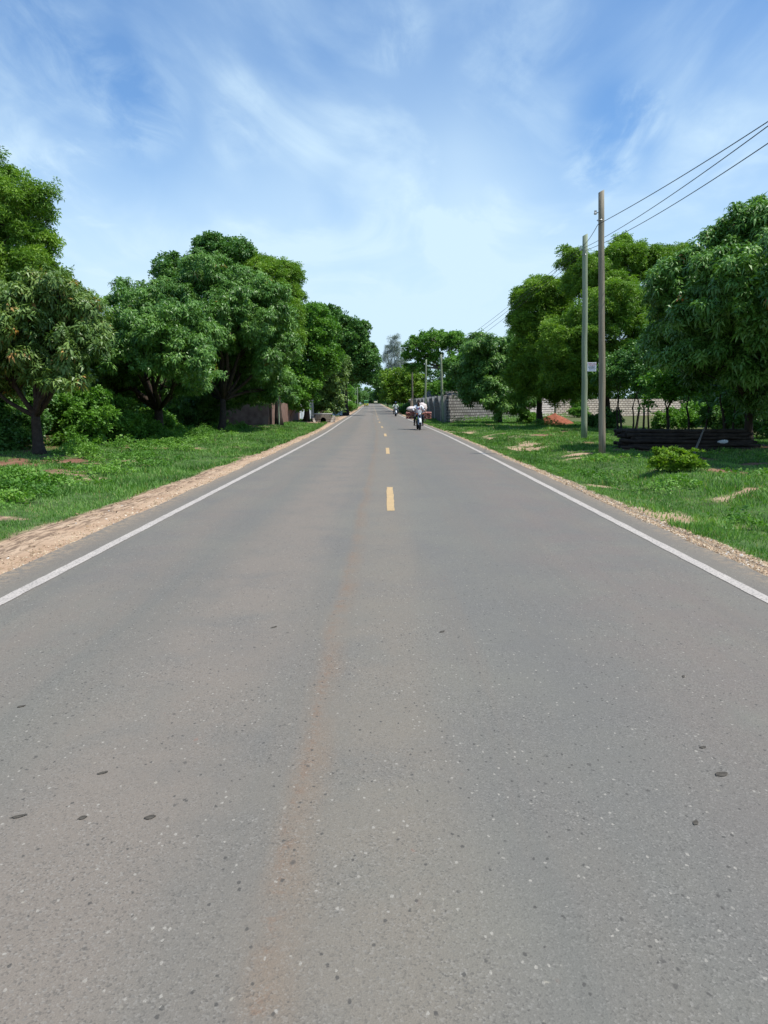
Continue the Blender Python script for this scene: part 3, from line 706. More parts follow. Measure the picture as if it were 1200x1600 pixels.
# pebbles along the asphalt edges and dry leaves on the soil
def pebbles():
    rs = np.random.default_rng(21); n = 34000; y = 2.2 * np.exp(rs.uniform(0, math.log(21), n)); right = rs.uniform(size=n) < .84
    x = xc(y) + np.where(right, 3.30 + rs.uniform(0, .42, n), -(3.40 + np.abs(rs.normal(size=n)) * .16 + (rs.uniform(size=n) < .2) * rs.uniform(0, .7, n)))
    k = (dirt(x, y) > .45); x = x[k]; y = y[k]; n = len(x); z = land(x, y)
    r = rs.uniform(.004, .014, n) * rs.uniform(.6, 1.4, n) * (1 + y / 60)
    O = np.array([(1, 0, 0), (-1, 0, 0), (0, 1, 0), (0, -1, 0), (0, 0, 1), (0, 0, -1.)]); FO = np.array([(0, 2, 4), (2, 1, 4), (1, 3, 4), (3, 0, 4), (2, 0, 5), (1, 2, 5), (3, 1, 5), (0, 3, 5)])
    V = O[None] * (r[:, None, None] * rs.uniform(.6, 1.4, (n, 1, 3)) * np.array([1, 1, .7])) + rs.normal(size=(n, 6, 3)) * r[:, None, None] * .15
    a = rs.uniform(0, 6.28, n); c, s = np.cos(a), np.sin(a); x2 = V[:, :, 0] * c[:, None] - V[:, :, 1] * s[:, None]; y2 = V[:, :, 0] * s[:, None] + V[:, :, 1] * c[:, None]
    V = np.stack([x2 + x[:, None], y2 + y[:, None], V[:, :, 2] + z[:, None] + .002], -1).reshape(-1, 3)
    F = (np.arange(n)[:, None, None] * 6 + FO[None]).reshape(-1, 3); t = np.repeat(rs.uniform(0, 1, n), 6)
    m = leaf_mat('pebble', [(0, (.22, .15, .09)), (.5, (.44, .32, .20)), (.9, (.58, .47, .32)), (1, (.62, .58, .52))], .8, 0.0, .2)
    tag(link('gravel', npmesh('gravel', V, F, t), 'pebble'), 'pale pebbles and grit along both broken asphalt edges', 'gravel', kind='stuff')
pebbles()
def litter():
    rs = np.random.default_rng(22); n = 9000; left = rs.uniform(size=n) < .6
    y = 7 * np.exp(rs.uniform(0, math.log(7), n)); x = xc(y) + np.where(left, -rs.uniform(3.6, 12, n), rs.uniform(6, 14, n))
    D = dirt(x, y); s_ = np.abs(x - xc(y)); k = (D > .5) & ((s_ > 5) | (rs.uniform(size=n) < .35)); x = x[k]; y = y[k]; n = len(x)
    P = np.stack([x, y, land(x, y) + .012], -1); T = tmpl('broad', rs)[:4] * .55; T[:, 2] *= .4
    M = rotmats(n, rs, None); V = (np.einsum('nij,kj->nki', M, T) * rs.uniform(.5, 1.1, n)[:, None, None] + P[:, None, :]).reshape(-1, 3)
    b = np.arange(n)[:, None] * 4; F = np.concatenate([b + np.array([0, 1, 2]), b + np.array([1, 3, 2])])
    tag(link('leaf_litter', npmesh('leaf_litter', V, F, np.repeat(rs.uniform(0, 1, n), 4)), 'dry_leaf'), 'dry brown fallen leaves scattered on the bare soil', 'leaf litter', kind='stuff')
litter()
mat('dead_leaf', (.075, .066, .052), .8, .2, (40, .4))
for i, (u, v, w) in enumerate([(235, 1277, .024), (160, 1208, .024), (29, 1276, .028), (33, 1104, .022), (129, 1278, .018), (428, 980, .030), (1127, 1210, .034), (1098, 1168, .018), (1087, 1286, .02), (1068, 1057, .020), (691, 987, .026)]):
    d = pix_dir(u, v); t = (CAM_H - .013) / -d.z; p = Vector((d.x * t, d.y * t, .0145)); a = rg.uniform(.1, 1.5); asp = rg.uniform(.38, .75); n = 12; V = []
    for k in range(n):
        th = 2 * math.pi * k / n; rr = w * rg.uniform(.8, 1.15); q = Vector((rr * math.cos(th), rr * asp * .8 * math.sin(th) * abs(math.sin(th)) ** .6, 0)); V.append(Matrix.Rotation(a, 3, 'Z') @ q)
    mb = MB(); mb.add([q + Vector((0, 0, abs(q.x) * .05)) for q in V] + [q * .96 + Vector((0, 0, .0008 + abs(q.x) * .05)) for q in V] + [(0, 0, .001), (0, 0, .0016)],
                      [(i_, n + i_, n + (i_ + 1) % n, (i_ + 1) % n)[::-1] for i_ in range(n)] + [(n + i_, n + (i_ + 1) % n, 2 * n + 1) for i_ in range(n)])
    tag(mb.build('dead_leaf', 'dead_leaf', loc=p), 'small dark dead leaf lying flat on the grey asphalt', 'leaf', 'dark dead leaves lying on the road')

# ================================================================== TREES
SD = [100]
def T(name, label, cat, bu, bY, lobes, leaf, lmat, **k):
    SD[0] += 1; k.setdefault('seed', SD[0]); lb = LB(*lobes)
    if max(l[1][0] for l in lb) > .55:
        rr = random.Random(SD[0] * 7 + 3); extra = []
        for c, r in lb:
            for q in range(2 if r[0] > .8 else 1):
                a = rr.uniform(0, 6.283); e = rr.uniform(-.15, 1.25); f = rr.uniform(.78, 1.0); m = rr.uniform(.28, .46)
                extra.append(((c[0] + r[0] * f * math.cos(a) * math.cos(e), c[1] + r[1] * f * math.sin(a) * math.cos(e), c[2] + r[2] * f * math.sin(e)), (r[0] * m, r[1] * m, r[2] * m)))
        lb = [(c, (r[0] * .93, r[1] * .93, r[2] * .93)) for c, r in lb] + extra; k.setdefault('limbs', len(lobes))
    return tree(name, label, cat, (gx(bu, bY), bY), lb, leaf, lmat, **k)
# left of the road, near to far
T('neem_tree', 'tall light green feathery tree at the left edge, rising behind the first mango tree', 'tree', -70, 27.5,
  [(-70, 330, 28, 1.9, 2, 1.6), (22, 330, 27, 1.1, 1.2, .85), (58, 375, 27, .45, .7, .35), (45, 412, 27, .75, .8, .5), (-20, 430, 27, 1.6, 1.8, 1.1), (10, 480, 27.5, 1.2, 1.6, 1.1), (-80, 500, 27, 1.6, 1.8, 1.6), (60, 450, 27.5, .7, .9, .6), (-6, 278, 27.5, .35, .5, .3)],
  'neem', 'neem_leaf', clump=.42, per=17, size=1.15, fork=3.0, trunk_r=.24, openness=.12, inner=.15, gap=2.0)
T('mango_tree', 'mango tree with forked dark trunk and reddish young leaves, nearest on the left', 'tree', 58, 22.3,
  [(92, 468, 22, .95, 1.2, .75), (28, 520, 22, 1.4, 1.6, 1.2), (122, 535, 21.6, .62, .9, .80), (-60, 510, 22.5, 1.5, 1.5, 1.5), (100, 585, 21.5, .55, .8, .42), (50, 570, 22, 1.0, 1.3, .5), (130, 500, 22, .5, .6, .6), (10, 575, 22.5, 1.0, 1.1, .6), (-40, 590, 23, 1.1, 1.1, .8)],
  'mango', 'mango_leaf_pale', clump=.36, per=17, fork=1.25, trunk_r=.175, young=.05, openness=.06, inner=.2, bottom=-.6)
T('mango_tree', 'low spreading glossy mango tree, second tree from the left edge', 'tree', 245, 34,
  [(205, 492, 33, 1.35, 1.7, 1.25), (180, 540, 32.5, 1.1, 1.4, .85), (262, 525, 31, 1.6, 1.8, 1.3), (290, 570, 29.8, 1.05, 1.2, .9), (225, 560, 29.8, 1.15, 1.2, .8), (258, 548, 29.4, .9, 1.0, .8), (150, 560, 34, 1.3, 1.4, 1.4), (215, 590, 35, 1.5, 1.3, .9), (312, 598, 33, .8, 1.0, .6), (170, 590, 35, 1.2, 1.2, 1.0), (255, 605, 35, 1.2, 1.1, .7), (200, 612, 36, 1.2, 1.0, .6)],
  'mango', 'mango_leaf', clump=.46, per=30, size=.9, fork=1.3, trunk_r=.24, young=.008, bottom=-.5, gap=2.1, inner=.18)
T('mango_tree', 'broad dense mango tree with a deep dark hollow beneath, right of the low spreading one', 'tree', 345, 41,
  [(345, 462, 42, 2.3, 2.4, 1.6), (300, 490, 41, 1.9, 2.2, 1.7), (405, 505, 40.5, 1.7, 2.0, 1.8), (335, 520, 38.8, 1.8, 1.8, 1.4), (425, 550, 40.5, 1.0, 1.6, 1.3), (375, 490, 39.5, 1.4, 1.4, 1.2), (385, 580, 44, 1.8, 1.6, 1.5), (430, 520, 42.5, 1.0, 1.4, 1.6), (350, 590, 45, 1.7, 1.4, 1.2), (420, 605, 45, 1.3, 1.2, .9), (370, 555, 43, 1.6, 1.5, 1.3), (310, 560, 43, 1.4, 1.5, 1.2), (390, 615, 46, 1.4, 1.2, .9), (330, 610, 46, 1.4, 1.2, .8)],
  'mango', 'mango_leaf', clump=.52, per=30, fork=1.9, trunk_r=.2, young=.006, size=1.0, bottom=-.8, gap=2.1, inner=.18)
T('shade_tree', 'tall airy tree with dark spreading top showing above the broad mango', 'tree', 330, 52,
  [(345, 398, 50, 1.9, 1.6, .8), (272, 428, 50, 1.3, 1.4, 1.1), (320, 440, 50, 2.2, 2, 1.3), (378, 392, 50, .7, .9, .4), (312, 385, 50, .7, .8, .4), (390, 430, 51, 1.5, 1.5, 1.2)],
  'broad', 'broad_leaf', clump=.42, per=15, openness=.2, fork=6, trunk_r=.24, size=1.15)
T('neem_tree', 'light green neem tree with knobbly top between the broad mango and the road', 'tree', 436, 51,
  [(402, 425, 50, .8, 1, .75), (437, 445, 50, 1.1, 1.2, 1.2), (458, 465, 50, .45, .7, .7), (415, 470, 49, 1.4, 1.5, 1.4), (450, 500, 49, .7, 1.1, 1.1), (458, 545, 49.5, .75, 1, 1.0), (370, 410, 51, .9, 1, .8)],
  'neem', 'neem_leaf', clump=.48, per=17, size=1.5, openness=.05, fork=4, gap=2.0, inner=.15)
T('shade_tree', 'mid green leafy tree in front of the dark overhanging one on the left', 'tree', 478, 63,
  [(482, 505, 62, 1.4, 1.6, 1.4), (500, 525, 62.5, 1.2, 1.3, 1.4), (470, 560, 62, 1.7, 1.6, 2.1), (502, 565, 63, 1.3, 1.4, 1.6), (450, 600, 61, 1.3, 1.3, 1.2), (478, 610, 62, 1.0, 1.1, 1.0)],
  'broad', 'bright_leaf', clump=.55, per=20, size=1.5, fork=3)
T('hedge_tree', 'rounded dense small tree standing over the brick gate pillar', 'tree', 516, 73,
  [(512, 592, 72, 1.4, 1.5, 1.5), (525, 575, 72, 1.0, 1.2, 1.0), (514, 625, 72, 1.15, 1.2, 1.5), (500, 610, 72, 1.2, 1.1, 1.1)], 'broad', 'mango_leaf_pale', clump=.5, per=20, size=1.5, fork=.8)
T('rain_tree', 'large dark tree on the left whose branches reach out over the road', 'tree', 540, 97,
  [(522, 512, 95, 2.2, 2.6, 1.9), (545, 530, 95, 2.4, 3, 2.0), (566, 560, 95, 1.9, 2.6, 1.6), (580, 580, 95, .9, 1.6, 1.3), (530, 560, 96, 2.2, 2, 2.1), (553, 585, 95, 1.4, 1.6, 1.2), (574, 596, 95, .9, 1.3, .6), (505, 500, 96, 1.6, 1.6, 1.5)],
  'broad', 'broad_leaf', clump=.62, per=17, size=1.9, openness=.15, fork=4.5, trunk_r=.35)
T('roadside_tree', 'light green tree behind the long stone wall on the left', 'tree', 520, 135, [(524, 612, 135, 1.8, 2, 2.2), (537, 614, 150, 1.6, 2, 1.9), (515, 600, 134, 2, 2, 2.2), (543, 618, 170, 1.5, 2, 1.7)], 'broad', 'bright_leaf', clump=.9, per=14, size=2.4, twigs=3)
T('roadside_tree', 'small dark tree left of the three wheeler far down the road', 'tree', 550, 218, [(553, 622, 215, 1.8, 2.5, 2.6), (546, 612, 217, 2.6, 2.5, 3)], 'broad', 'broad_leaf', clump=1.1, per=12, size=3, twigs=2)
# the far end of the road
T('far_tree', 'tall hazy tree straight ahead at the far end of the road', 'tree', 577, 530, [(574, 614, 530, 3.4, 3, 2.6), (578, 624, 530, 3, 3, 3.2)], 'broad', 'broad_leaf', clump=1.5, per=10, size=4, twigs=2)
T('far_tree', 'rounded green tree behind the pale truck at the far end of the road', 'tree', 590, 520, [(590, 618, 520, 3.6, 3, 4.4), (584, 623, 520, 3.2, 3, 3.6)], 'broad', 'bright_leaf', clump=1.5, per=10, size=4, twigs=2)
T('far_tree', 'low dark tree at the far end left of the road', 'tree', 562, 380, [(561, 621, 380, 3.2, 3, 3.6), (567, 626, 385, 2.0, 3, 2.4)], 'broad', 'broad_leaf', clump=1.4, per=10, size=3.6, twigs=2)
# right of the road, far to near
T('roadside_tree', 'dark bushy tree leaning over the far right side of the road', 'tree', 606, 235, [(604, 600, 230, 3.4, 3, 3.4), (600, 612, 232, 2.6, 3, 3.2), (608, 618, 230, 2.6, 3, 3), (594, 596, 232, 1.6, 2, 1.2)], 'broad', 'broad_leaf', clump=1.1, per=13, size=3, twigs=3)
T('casuarina', 'tall thin grey green casuarina with wispy foliage tinted pale for haze', 'tree', 617, 172,
  [(617, 590, 170, 2.2, 2, 3.4), (612, 560, 170, 1.7, 1.6, 2.6), (624, 558, 170, 1.5, 1.5, 3.0), (618, 538, 170, .8, .9, 1.8), (606, 552, 170, .7, .9, 1.4), (628, 580, 170, 1.4, 1.4, 2.2), (610, 534, 170, .35, .4, 1.1), (620, 532, 170, .3, .4, 1.2)],
  'needle', 'hazy_needle_leaf', clump=.5, per=3, size=1.5, openness=.35, inner=.03, fork=3, bark='bark_grey', twigs=8, bottom=-1)
T('round_tree', 'round yellow green tree beyond the walls right of the road', 'tree', 633, 127,
  [(630, 598, 125, 3.0, 2.6, 2.3), (612, 610, 125, 1.6, 2, 2.0), (646, 612, 125, 1.8, 2, 1.6), (632, 618, 125, 3.0, 2, 1.6)], 'broad', 'yellow_leaf', clump=.8, per=17, size=2.3, fork=1, twigs=3)
T('flame_tree', 'wide flat topped tree with open branching crown against the sky right of the road', 'tree', 690, 108,
  [(684, 530, 105, 3.2, 3, .8), (655, 541, 105, 2.0, 2.2, .6), (712, 540, 105, 2.2, 2.2, .7), (668, 560, 105, 1.6, 2, .6), (735, 550, 105, 1.2, 2, .6), (645, 555, 105, 1.0, 1.2, .6), (650, 575, 105, 1.2, 1.4, .6)],
  'broad', 'bright_leaf', clump=.55, per=11, size=1.9, openness=.25, inner=.04, fork=6.5, trunk_r=.32, bark='bark_grey', twigs=16)
T('yard_tree', 'green tree behind the precast wall beside the thatched roof', 'tree', 722, 90, [(735, 585, 88, 1.9, 2, 1.7), (722, 570, 90, 1.6, 2, 1.2), (748, 565, 88, 1.8, 2, 1.6), (738, 606, 86, 1.2, 1.6, .8), (706, 600, 88, .9, 1.0, .55), (683, 606, 100, .7, .8, .5)], 'broad', 'bright_leaf', clump=.65, per=17, size=1.8, twigs=3)
T('mango_tree', 'dark rounded mango tree hanging over the stone wall on the right', 'tree', 780, 62,
  [(765, 560, 60, 2.0, 2.3, 1.6), (740, 590, 60, 1.2, 1.8, 1.4), (798, 575, 60, 2.0, 2.2, 2.0), (785, 618, 58.5, 1.5, 1.4, 1.1), (748, 545, 61, 1.0, 1.6, .8), (815, 560, 60, 1.4, 1.6, 1.6), (760, 612, 59, 1.1, 1.1, .8), (812, 620, 58.5, .9, 1, .9), (785, 636, 58, 1.0, .9, .55), (745, 615, 60, 1.0, 1.0, .7)],
  'mango', 'mango_leaf', clump=.6, per=24, size=1.4, fork=1.5, bottom=-.8)
T('neem_tree', 'lumpy dark green neem tree left of the two wooden poles', 'tree', 845, 52,
  [(838, 468, 50, 1.3, 1.4, 1.1), (820, 500, 50, .75, 1.2, 1.3), (868, 470, 50, .8, 1.2, .9), (858, 520, 50, 1.6, 1.8, 1.5), (830, 560, 50, 1.2, 1.6, 1.4), (862, 590, 50, 2.1, 1.8, 1.5), (900, 440, 50, .8, 1, .9), (825, 600, 50, 1.2, 1.2, 1.3), (880, 610, 49.5, 1.2, 1.2, .7)],
  'neem', 'neem_leaf', clump=.48, per=17, size=1.5, openness=.08, fork=3, gap=2.0, inner=.15)
T('neem_tree', 'bright light green neem tree directly behind the two wooden poles', 'tree', 950, 45,
  [(965, 412, 46, 1.35, 1.4, .9), (1005, 405, 46, .9, 1, .7), (976, 385, 46, .3, .4, .45), (905, 430, 46, .9, 1.3, 1.3), (945, 450, 45.5, 1.5, 1.6, 1.2), (950, 500, 42.5, 2.0, 2, 1.4), (1030, 425, 46, .9, 1.1, .9), (1050, 412, 46.5, 1.1, 1.2, .9), (1065, 440, 46, 1.1, 1.2, 1.1), (1038, 480, 45, 1.0, 1.2, 1.3), (878, 530, 43, 1.3, 1.5, 1.1), (1000, 500, 45, 1.4, 1.6, 1.5), (925, 570, 44, 1.9, 1.6, 1.2), (985, 565, 43, 1.5, 1.4, 1.2), (1030, 560, 44, 1.5, 1.4, 1.3), (940, 600, 44, 1.3, 1.2, .8), (890, 590, 44, 1.2, 1.2, .8)],
  'neem', 'neem_leaf', clump=.48, per=17, size=1.4, openness=.06, fork=2.2, trunk_r=.2, stems=3, gap=2.0, inner=.15)
T('mango_tree', 'huge dark glossy mango tree at the right edge above the log pile', 'tree', 1172, 27,
  [(1190, 392, 24, 1.55, 1.9, 1.35), (1120, 430, 24, 1.2, 1.6, 1.1), (1068, 450, 24, .8, 1.1, .9), (1145, 490, 22.3, 1.4, 1.6, 1.15), (1210, 500, 23, 1.4, 1.6, 1.5), (1100, 500, 22.6, .9, 1.2, .8), (1110, 555, 22, 1.0, .8, .3), (1190, 580, 22, .8, .9, .7), (1060, 500, 25, .7, 1, .8), (1250, 420, 24.5, 1.6, 1.9, 1.6), (1150, 560, 26, 1.6, 1.4, 1.1), (1175, 455, 20.8, 1.3, 1.5, 1.1), (1255, 540, 20.5, 1.5, 1.5, 1.2), (1250, 610, 23, 1.1, 1.2, 1.0), (1205, 625, 26, 1.2, 1.2, .8), (1060, 545, 25.5, 1.0, 1.0, .8), (1330, 470, 19.5, 2.0, 1.9, 1.3), (1300, 420, 17.8, 1.2, 1.6, 1.0), (1400, 480, 18, 1.8, 1.6, 1.2)],  # outermost lobes at right are unseen, added to shade the ground before the logs
  'mango', 'mango_leaf', clump=.38, per=24, fork=1.5, trunk_r=.16, young=.008, bottom=-.55, gap=2.1, inner=.18)
for i, (u, Y, lob, lab) in enumerate([
    (962, 38, [(955, 590, 38, .6, .7, .6), (975, 570, 38.5, .7, .8, .6)], 'slender dark tree right behind the taller bare pole'),
    (985, 40, [(985, 585, 40, .8, .8, .8), (1000, 560, 40, .8, .8, .8)], 'slender leaning dark tree in front of the sunlit block wall'),
    (1006, 37, [(1008, 580, 37, .8, .8, .7), (1020, 605, 37, .6, .7, .5)], 'slender dark tree behind the left end of the log pile'),
    (1045, 35, [(1045, 590, 34, .9, .9, .55), (1070, 605, 34, .9, .9, .5), (1030, 612, 34, .5, .6, .35)], 'small tree with bright green drooping leaves above the log pile'),
    (1092, 33, [(1090, 600, 33, .8, .8, .5), (1100, 570, 33, .9, .9, .6)], 'thin dark tree over the middle of the log pile'),
    (1135, 31, [(1140, 590, 31, .9, .9, .6), (1125, 565, 31, .9, .9, .6)], 'thin dark tree at the right end of the log pile')]):
    T('slender_tree', lab, 'tree', u, Y, lob, 'broad', 'bright_leaf' if i == 3 else 'broad_leaf', clump=.4, per=16, size=1.1, trunk_r=.075, fork=1.3, stems=2 if i != 3 else 1, group='slender trees behind the log pile', openness=.1)

# woodland behind the first rows of trees, read as one mass
def woodland(label, spots, seed, per=9, size=2.3, lm='broad_leaf'):
    rs = np.random.default_rng(seed); lob = []
    for (x, y, r, h) in spots:
        z0 = float(land(x, y)); lob.append(((x, y, z0 + h * .5), (r, r, h * .55)))
        lob.append(((x + rs.uniform(-1, 1) * r * .6, y + rs.uniform(-1, 1) * r * .6, z0 + h * .8), (r * .6, r * .6, h * .32)))
    P, Nn, T_, hubs = crown_points(lob, rs, .95, per, .05, .12, -1)
    k = P[:, 2] > land(P[:, 0], P[:, 1]) + .05; P = P[k]; Nn = Nn[k]; T_ = T_[k]
    V, F, t = scatter(P, Nn, 'broad', size * rs.uniform(.7, 1.2, len(P)), T_, rs)
    tag(link('woodland', npmesh('woodland', V, F, t), lm), label, 'woodland', kind='stuff')
rg = random.Random(77); sp = []
for k in range(60):
    y = 24 + k * 2.9 + rg.uniform(-2, 2); x = -(13.5 + rg.uniform(0, 6) + max(0, y - 60) * .03); sp.append((x + float(xc(y)), y, rg.uniform(2.2, 3.4), rg.uniform(3.2, 5.2)))
for k in range(16):
    y = 24 + k * 4; sp.append((-24 - rg.uniform(0, 8), y, 4, 6))
woodland('dense scrub and trees seen as one dark mass behind the left roadside trees', sp, 301)
sp = []
for k in range(60):
    y = 92 + k * 2.6; x = (9.5 if y > 122 else 15.5) + rg.uniform(0, 6); sp.append((x + float(xc(y)), y, rg.uniform(2.0, 3.2), rg.uniform(3, 5)))
sp += [(6.5, 128, 3, 6.5), (10, 126, 3, 7.5), (14, 124, 3, 7.5), (4.6, 142, 2.4, 6), (18, 120, 3, 7)]
for k in range(14):
    sp.append((14 + k * 3.4, 97 + k * 1.6 + rg.uniform(-2, 2), 3, rg.uniform(4.5, 7)))
for k in range(12):
    sp.append((23 + k * 1.2 + rg.uniform(-1, 1), 40 + k * 4, 3.2, rg.uniform(4, 6.5)))
woodland('green trees and scrub seen as one mass behind the right roadside walls', sp, 302)
sp = []
for k in range(46):
    y = 200 + k * 7; sg = -1 if k % 2 else 1; sp.append((float(xc(y)) + sg * rg.uniform(8.2, 13), y, rg.uniform(2.6, 3.6), rg.uniform(3.5, 6)))
for k in range(10): sp.append((-30 + k * 5, 520 + rg.uniform(-10, 10), 5, rg.uniform(5, 8)))
woodland('distant trees lining both sides of the road where it vanishes', sp, 303, per=7, size=3.2)

# ------------------------------------------------------------------ bushes
def B(label, bu, bY, lobes, lmat='broad_leaf', leaf='broad', name='bush', **k):
    k.setdefault('clump', .26); k.setdefault('per', 17); k.setdefault('size', .8); k.setdefault('trunk_r', .03); k.setdefault('fork', .25); k.setdefault('twigs', 4)
    T(name, label, 'bush', bu, bY, lobes, leaf, lmat, parts=('foliage', 'stem'), bottom=-1, side=5, **k)
B('dark shady bush at the left edge behind the forked mango trunk', 0, 25, [(-10, 640, 25, 1.3, 1.1, .9), (25, 668, 24.5, .8, .8, .6), (-30, 690, 24, .9, .8, .6)], inner=.35)
B('bright leafy bush just right of the forked mango trunk', 112, 28, [(105, 640, 28, .9, .9, .9), (140, 655, 27.5, .7, .8, .75), (120, 690, 27, .7, .7, .5)], 'bright_leaf')
B('big rounded green bush between the first two mango trunks', 165, 31, [(165, 650, 31, 1.1, 1.0, .85), (190, 672, 30, .8, .8, .55), (145, 668, 30, .7, .7, .6)], 'bright_leaf')
B('low sprawling bush below the second mango tree', 205, 32.5, [(215, 675, 33, 1.0, .9, .6), (200, 690, 31.5, .7, .7, .4)], 'bright_leaf')
B('small mounded bush with pale green top under the second mango tree', 245, 37, [(245, 662, 37, .85, .8, .6), (262, 676, 36, .6, .6, .4)], 'bright_leaf')
B('low green bush at the foot of the broad mango trunk', 288, 39, [(285, 682, 39, .8, .8, .38), (310, 688, 38, .5, .5, .25)], 'bright_leaf')
B('dark undergrowth bush behind the low spreading mango trunk', 215, 42, [(205, 640, 42, 1.6, 1.2, 1.2), (250, 648, 43, 1.5, 1.2, 1.0)], size=1.1, clump=.4)
B('dark undergrowth bush left of the brown boundary wall', 310, 46, [(300, 645, 46, 1.6, 1.3, 1.0), (270, 635, 47, 1.3, 1.2, 1.0)], size=1.1, clump=.4)
B('dark hanging bush over the left end of the brown wall', 355, 53, [(360, 635, 53, 1.3, 1.1, 1.3), (395, 615, 53.5, 1.2, 1.0, 1.0)], size=1.1, clump=.4)
B('leafy creeper bush spilling over the brown wall beside the gate', 452, 60, [(455, 622, 60, 1.0, .8, .7), (436, 610, 60, 1.0, .8, .9), (465, 632, 61, .5, .5, .5)], 'bright_leaf', size=1.3, clump=.4)
B('small creeper on the block wall beside the brick pillar', 483, 73.3, [(481, 628, 73.2, .45, .35, .45), (487, 635, 73.2, .3, .3, .5)], 'bright_leaf', size=1.2)
B('bushy green verge growth along the left stone wall', 545, 128, [(545.5, 636, 122, .45, 1.5, .4), (549, 634, 142, .55, 1.8, .5)], 'bright_leaf', size=1.8, clump=.5)
B('glossy yellow green shrub beside the right verge in front of the log pile', 1052, 15.9, [(1045, 724, 15.9, .30, .28, .13), (1070, 728, 15.8, .27, .25, .12), (1030, 718, 16, .14, .14, .14), (1054, 713, 16.1, .13, .13, .13), (1078, 718, 16, .10, .1, .10), (1092, 733, 16, .13, .15, .06), (1022, 738, 15.7, .12, .12, .06)],
  'yellow_leaf', 'paddle', 'shrub', clump=.085, per=5, size=.74, trunk_r=.012, fork=.08, seed=905, openness=.2, inner=.3)
B('small bright plant in front of the soil heap by the block wall', 828, 60, [(826, 655, 60, .8, .6, .45)], 'bright_leaf', size=1.1, clump=.3)
B('climbing plant on the sunlit block wall between the two poles', 906, 87, [(904, 632, 87, .5, .3, .9), (908, 645, 86.5, .9, .5, .5)], 'bright_leaf', size=1.3, clump=.35)
B('green weeds bush behind the left end of the log pile', 960, 44, [(955, 655, 44, .7, .6, .35), (935, 660, 46, .8, .6, .3)], 'broad_leaf', size=.9)
B('bright bush behind the middle of the log pile', 1075, 36, [(1050, 655, 36, .8, .6, .35), (1090, 650, 37, .9, .6, .45)], 'bright_leaf', size=.9)
B('dark bush at the right edge behind the log pile', 1185, 31, [(1180, 645, 31, .9, .8, .8), (1215, 640, 30, 1.1, .8, 1.1), (1130, 652, 33, .8, .6, .5)], 'broad_leaf', size=.9)
B('low hedge in front of the far beige wall right of the road', 634, 112, [(628, 640, 118, .8, 1.5, .6), (633, 642, 108, .7, 1.6, .55)], 'broad_leaf', size=1.5, clump=.45)

# ================================================================== WALLS, HOUSE, POLES
def block_mat(name, c1, c2, mortar, bw=.40, bh=.20, ms=.018, stain=.35, stainc=(.12, .10, .085)):
    m = bpy.data.materials.new(name); m.use_nodes = True; t = m.node_tree; b = t.nodes['Principled BSDF']; L = t.links.new
    b.inputs['Roughness'].default_value = .92; b.inputs['Specular IOR Level'].default_value = .15
    tc = N(t, 'ShaderNodeTexCoord'); sp_ = N(t, 'ShaderNodeSeparateXYZ'); L(tc.outputs['Object'], sp_.inputs[0]); cb = N(t, 'ShaderNodeCombineXYZ')
    ad = N(t, 'ShaderNodeMath', operation='ADD'); L(sp_.outputs[0], ad.inputs[0]); L(sp_.outputs[1], ad.inputs[1])
    n0 = N(t, 'ShaderNodeTexNoise'); n0.inputs['Scale'].default_value = 1.7; n0.inputs['Detail'].default_value = 5; L(tc.outputs['Object'], n0.inputs['Vector'])
    wz = N(t, 'ShaderNodeMath', operation='MULTIPLY_ADD'); L(n0.outputs[0], wz.inputs[0]); wz.inputs[1].default_value = .05; L(sp_.outputs[2], wz.inputs[2])
    L(ad.outputs[0], cb.inputs[0]); L(wz.outputs[0], cb.inputs[1])
    br = N(t, 'ShaderNodeTexBrick'); L(cb.outputs[0], br.inputs['Vector']); br.inputs['Scale'].default_value = 1.0
    br.inputs['Brick Width'].default_value = bw; br.inputs['Row Height'].default_value = bh; br.inputs['Mortar Size'].default_value = ms; br.inputs['Mortar Smooth'].default_value = .3
    br.inputs['Color1'].default_value = (*c1, 1); br.inputs['Color2'].default_value = (*c2, 1); br.inputs['Mortar'].default_value = (*mortar, 1)
    n = N(t, 'ShaderNodeTexNoise'); n.inputs['Scale'].default_value = .8; n.inputs['Detail'].default_value = 8; n.inputs['Roughness'].default_value = .65; L(tc.outputs['Object'], n.inputs['Vector'])
    r = N(t, 'ShaderNodeMapRange'); L(n.outputs[0], r.inputs[0]); r.inputs[1].default_value = .45; r.inputs[2].default_value = .7; r.inputs[4].default_value = stain
    mx = N(t, 'ShaderNodeMix', data_type='RGBA'); L(r.outputs[0], mx.inputs[0]); L(br.outputs['Color'], mx.inputs[6]); mx.inputs[7].default_value = (*stainc, 1)
    L(mx.outputs[2], b.inputs['Base Color'])
    bp = N(t, 'ShaderNodeBump'); bp.inputs['Strength'].default_value = .9; bp.inputs['Distance'].default_value = .03; bp.invert = True
    L(br.outputs['Fac'], bp.inputs['Height']); L(bp.outputs[0], b.inputs['Normal']); MATS[name] = m
block_mat('coral_block', (.80, .71, .65), (.66, .58, .52), (.12, .09, .08), .52, .25, .034, stain=.12)
block_mat('weathered_shaded_block', (.36, .335, .305), (.22, .205, .185), (.06, .05, .045), .46, .24, .034, stain=.65, stainc=(.07, .065, .06))  # weathered grey stone, darkened further to put the mango's shade into the colour
block_mat('beige_block', (.74, .64, .52), (.62, .53, .43), (.12, .09, .07), .52, .25, .034, stain=.3)
block_mat('grey_block', (.23, .225, .22), (.19, .185, .18), (.07, .07, .07), .9, .28, .02, .3)
block_mat('left_block', (.36, .31, .25), (.30, .26, .21), (.14, .11, .09), .4, .2, .015, .35)
mat('render_brown', (.17, .095, .07), .9, .15, (2.5, .4), (30, .5, .01), ramp=(.30, .19, .15))
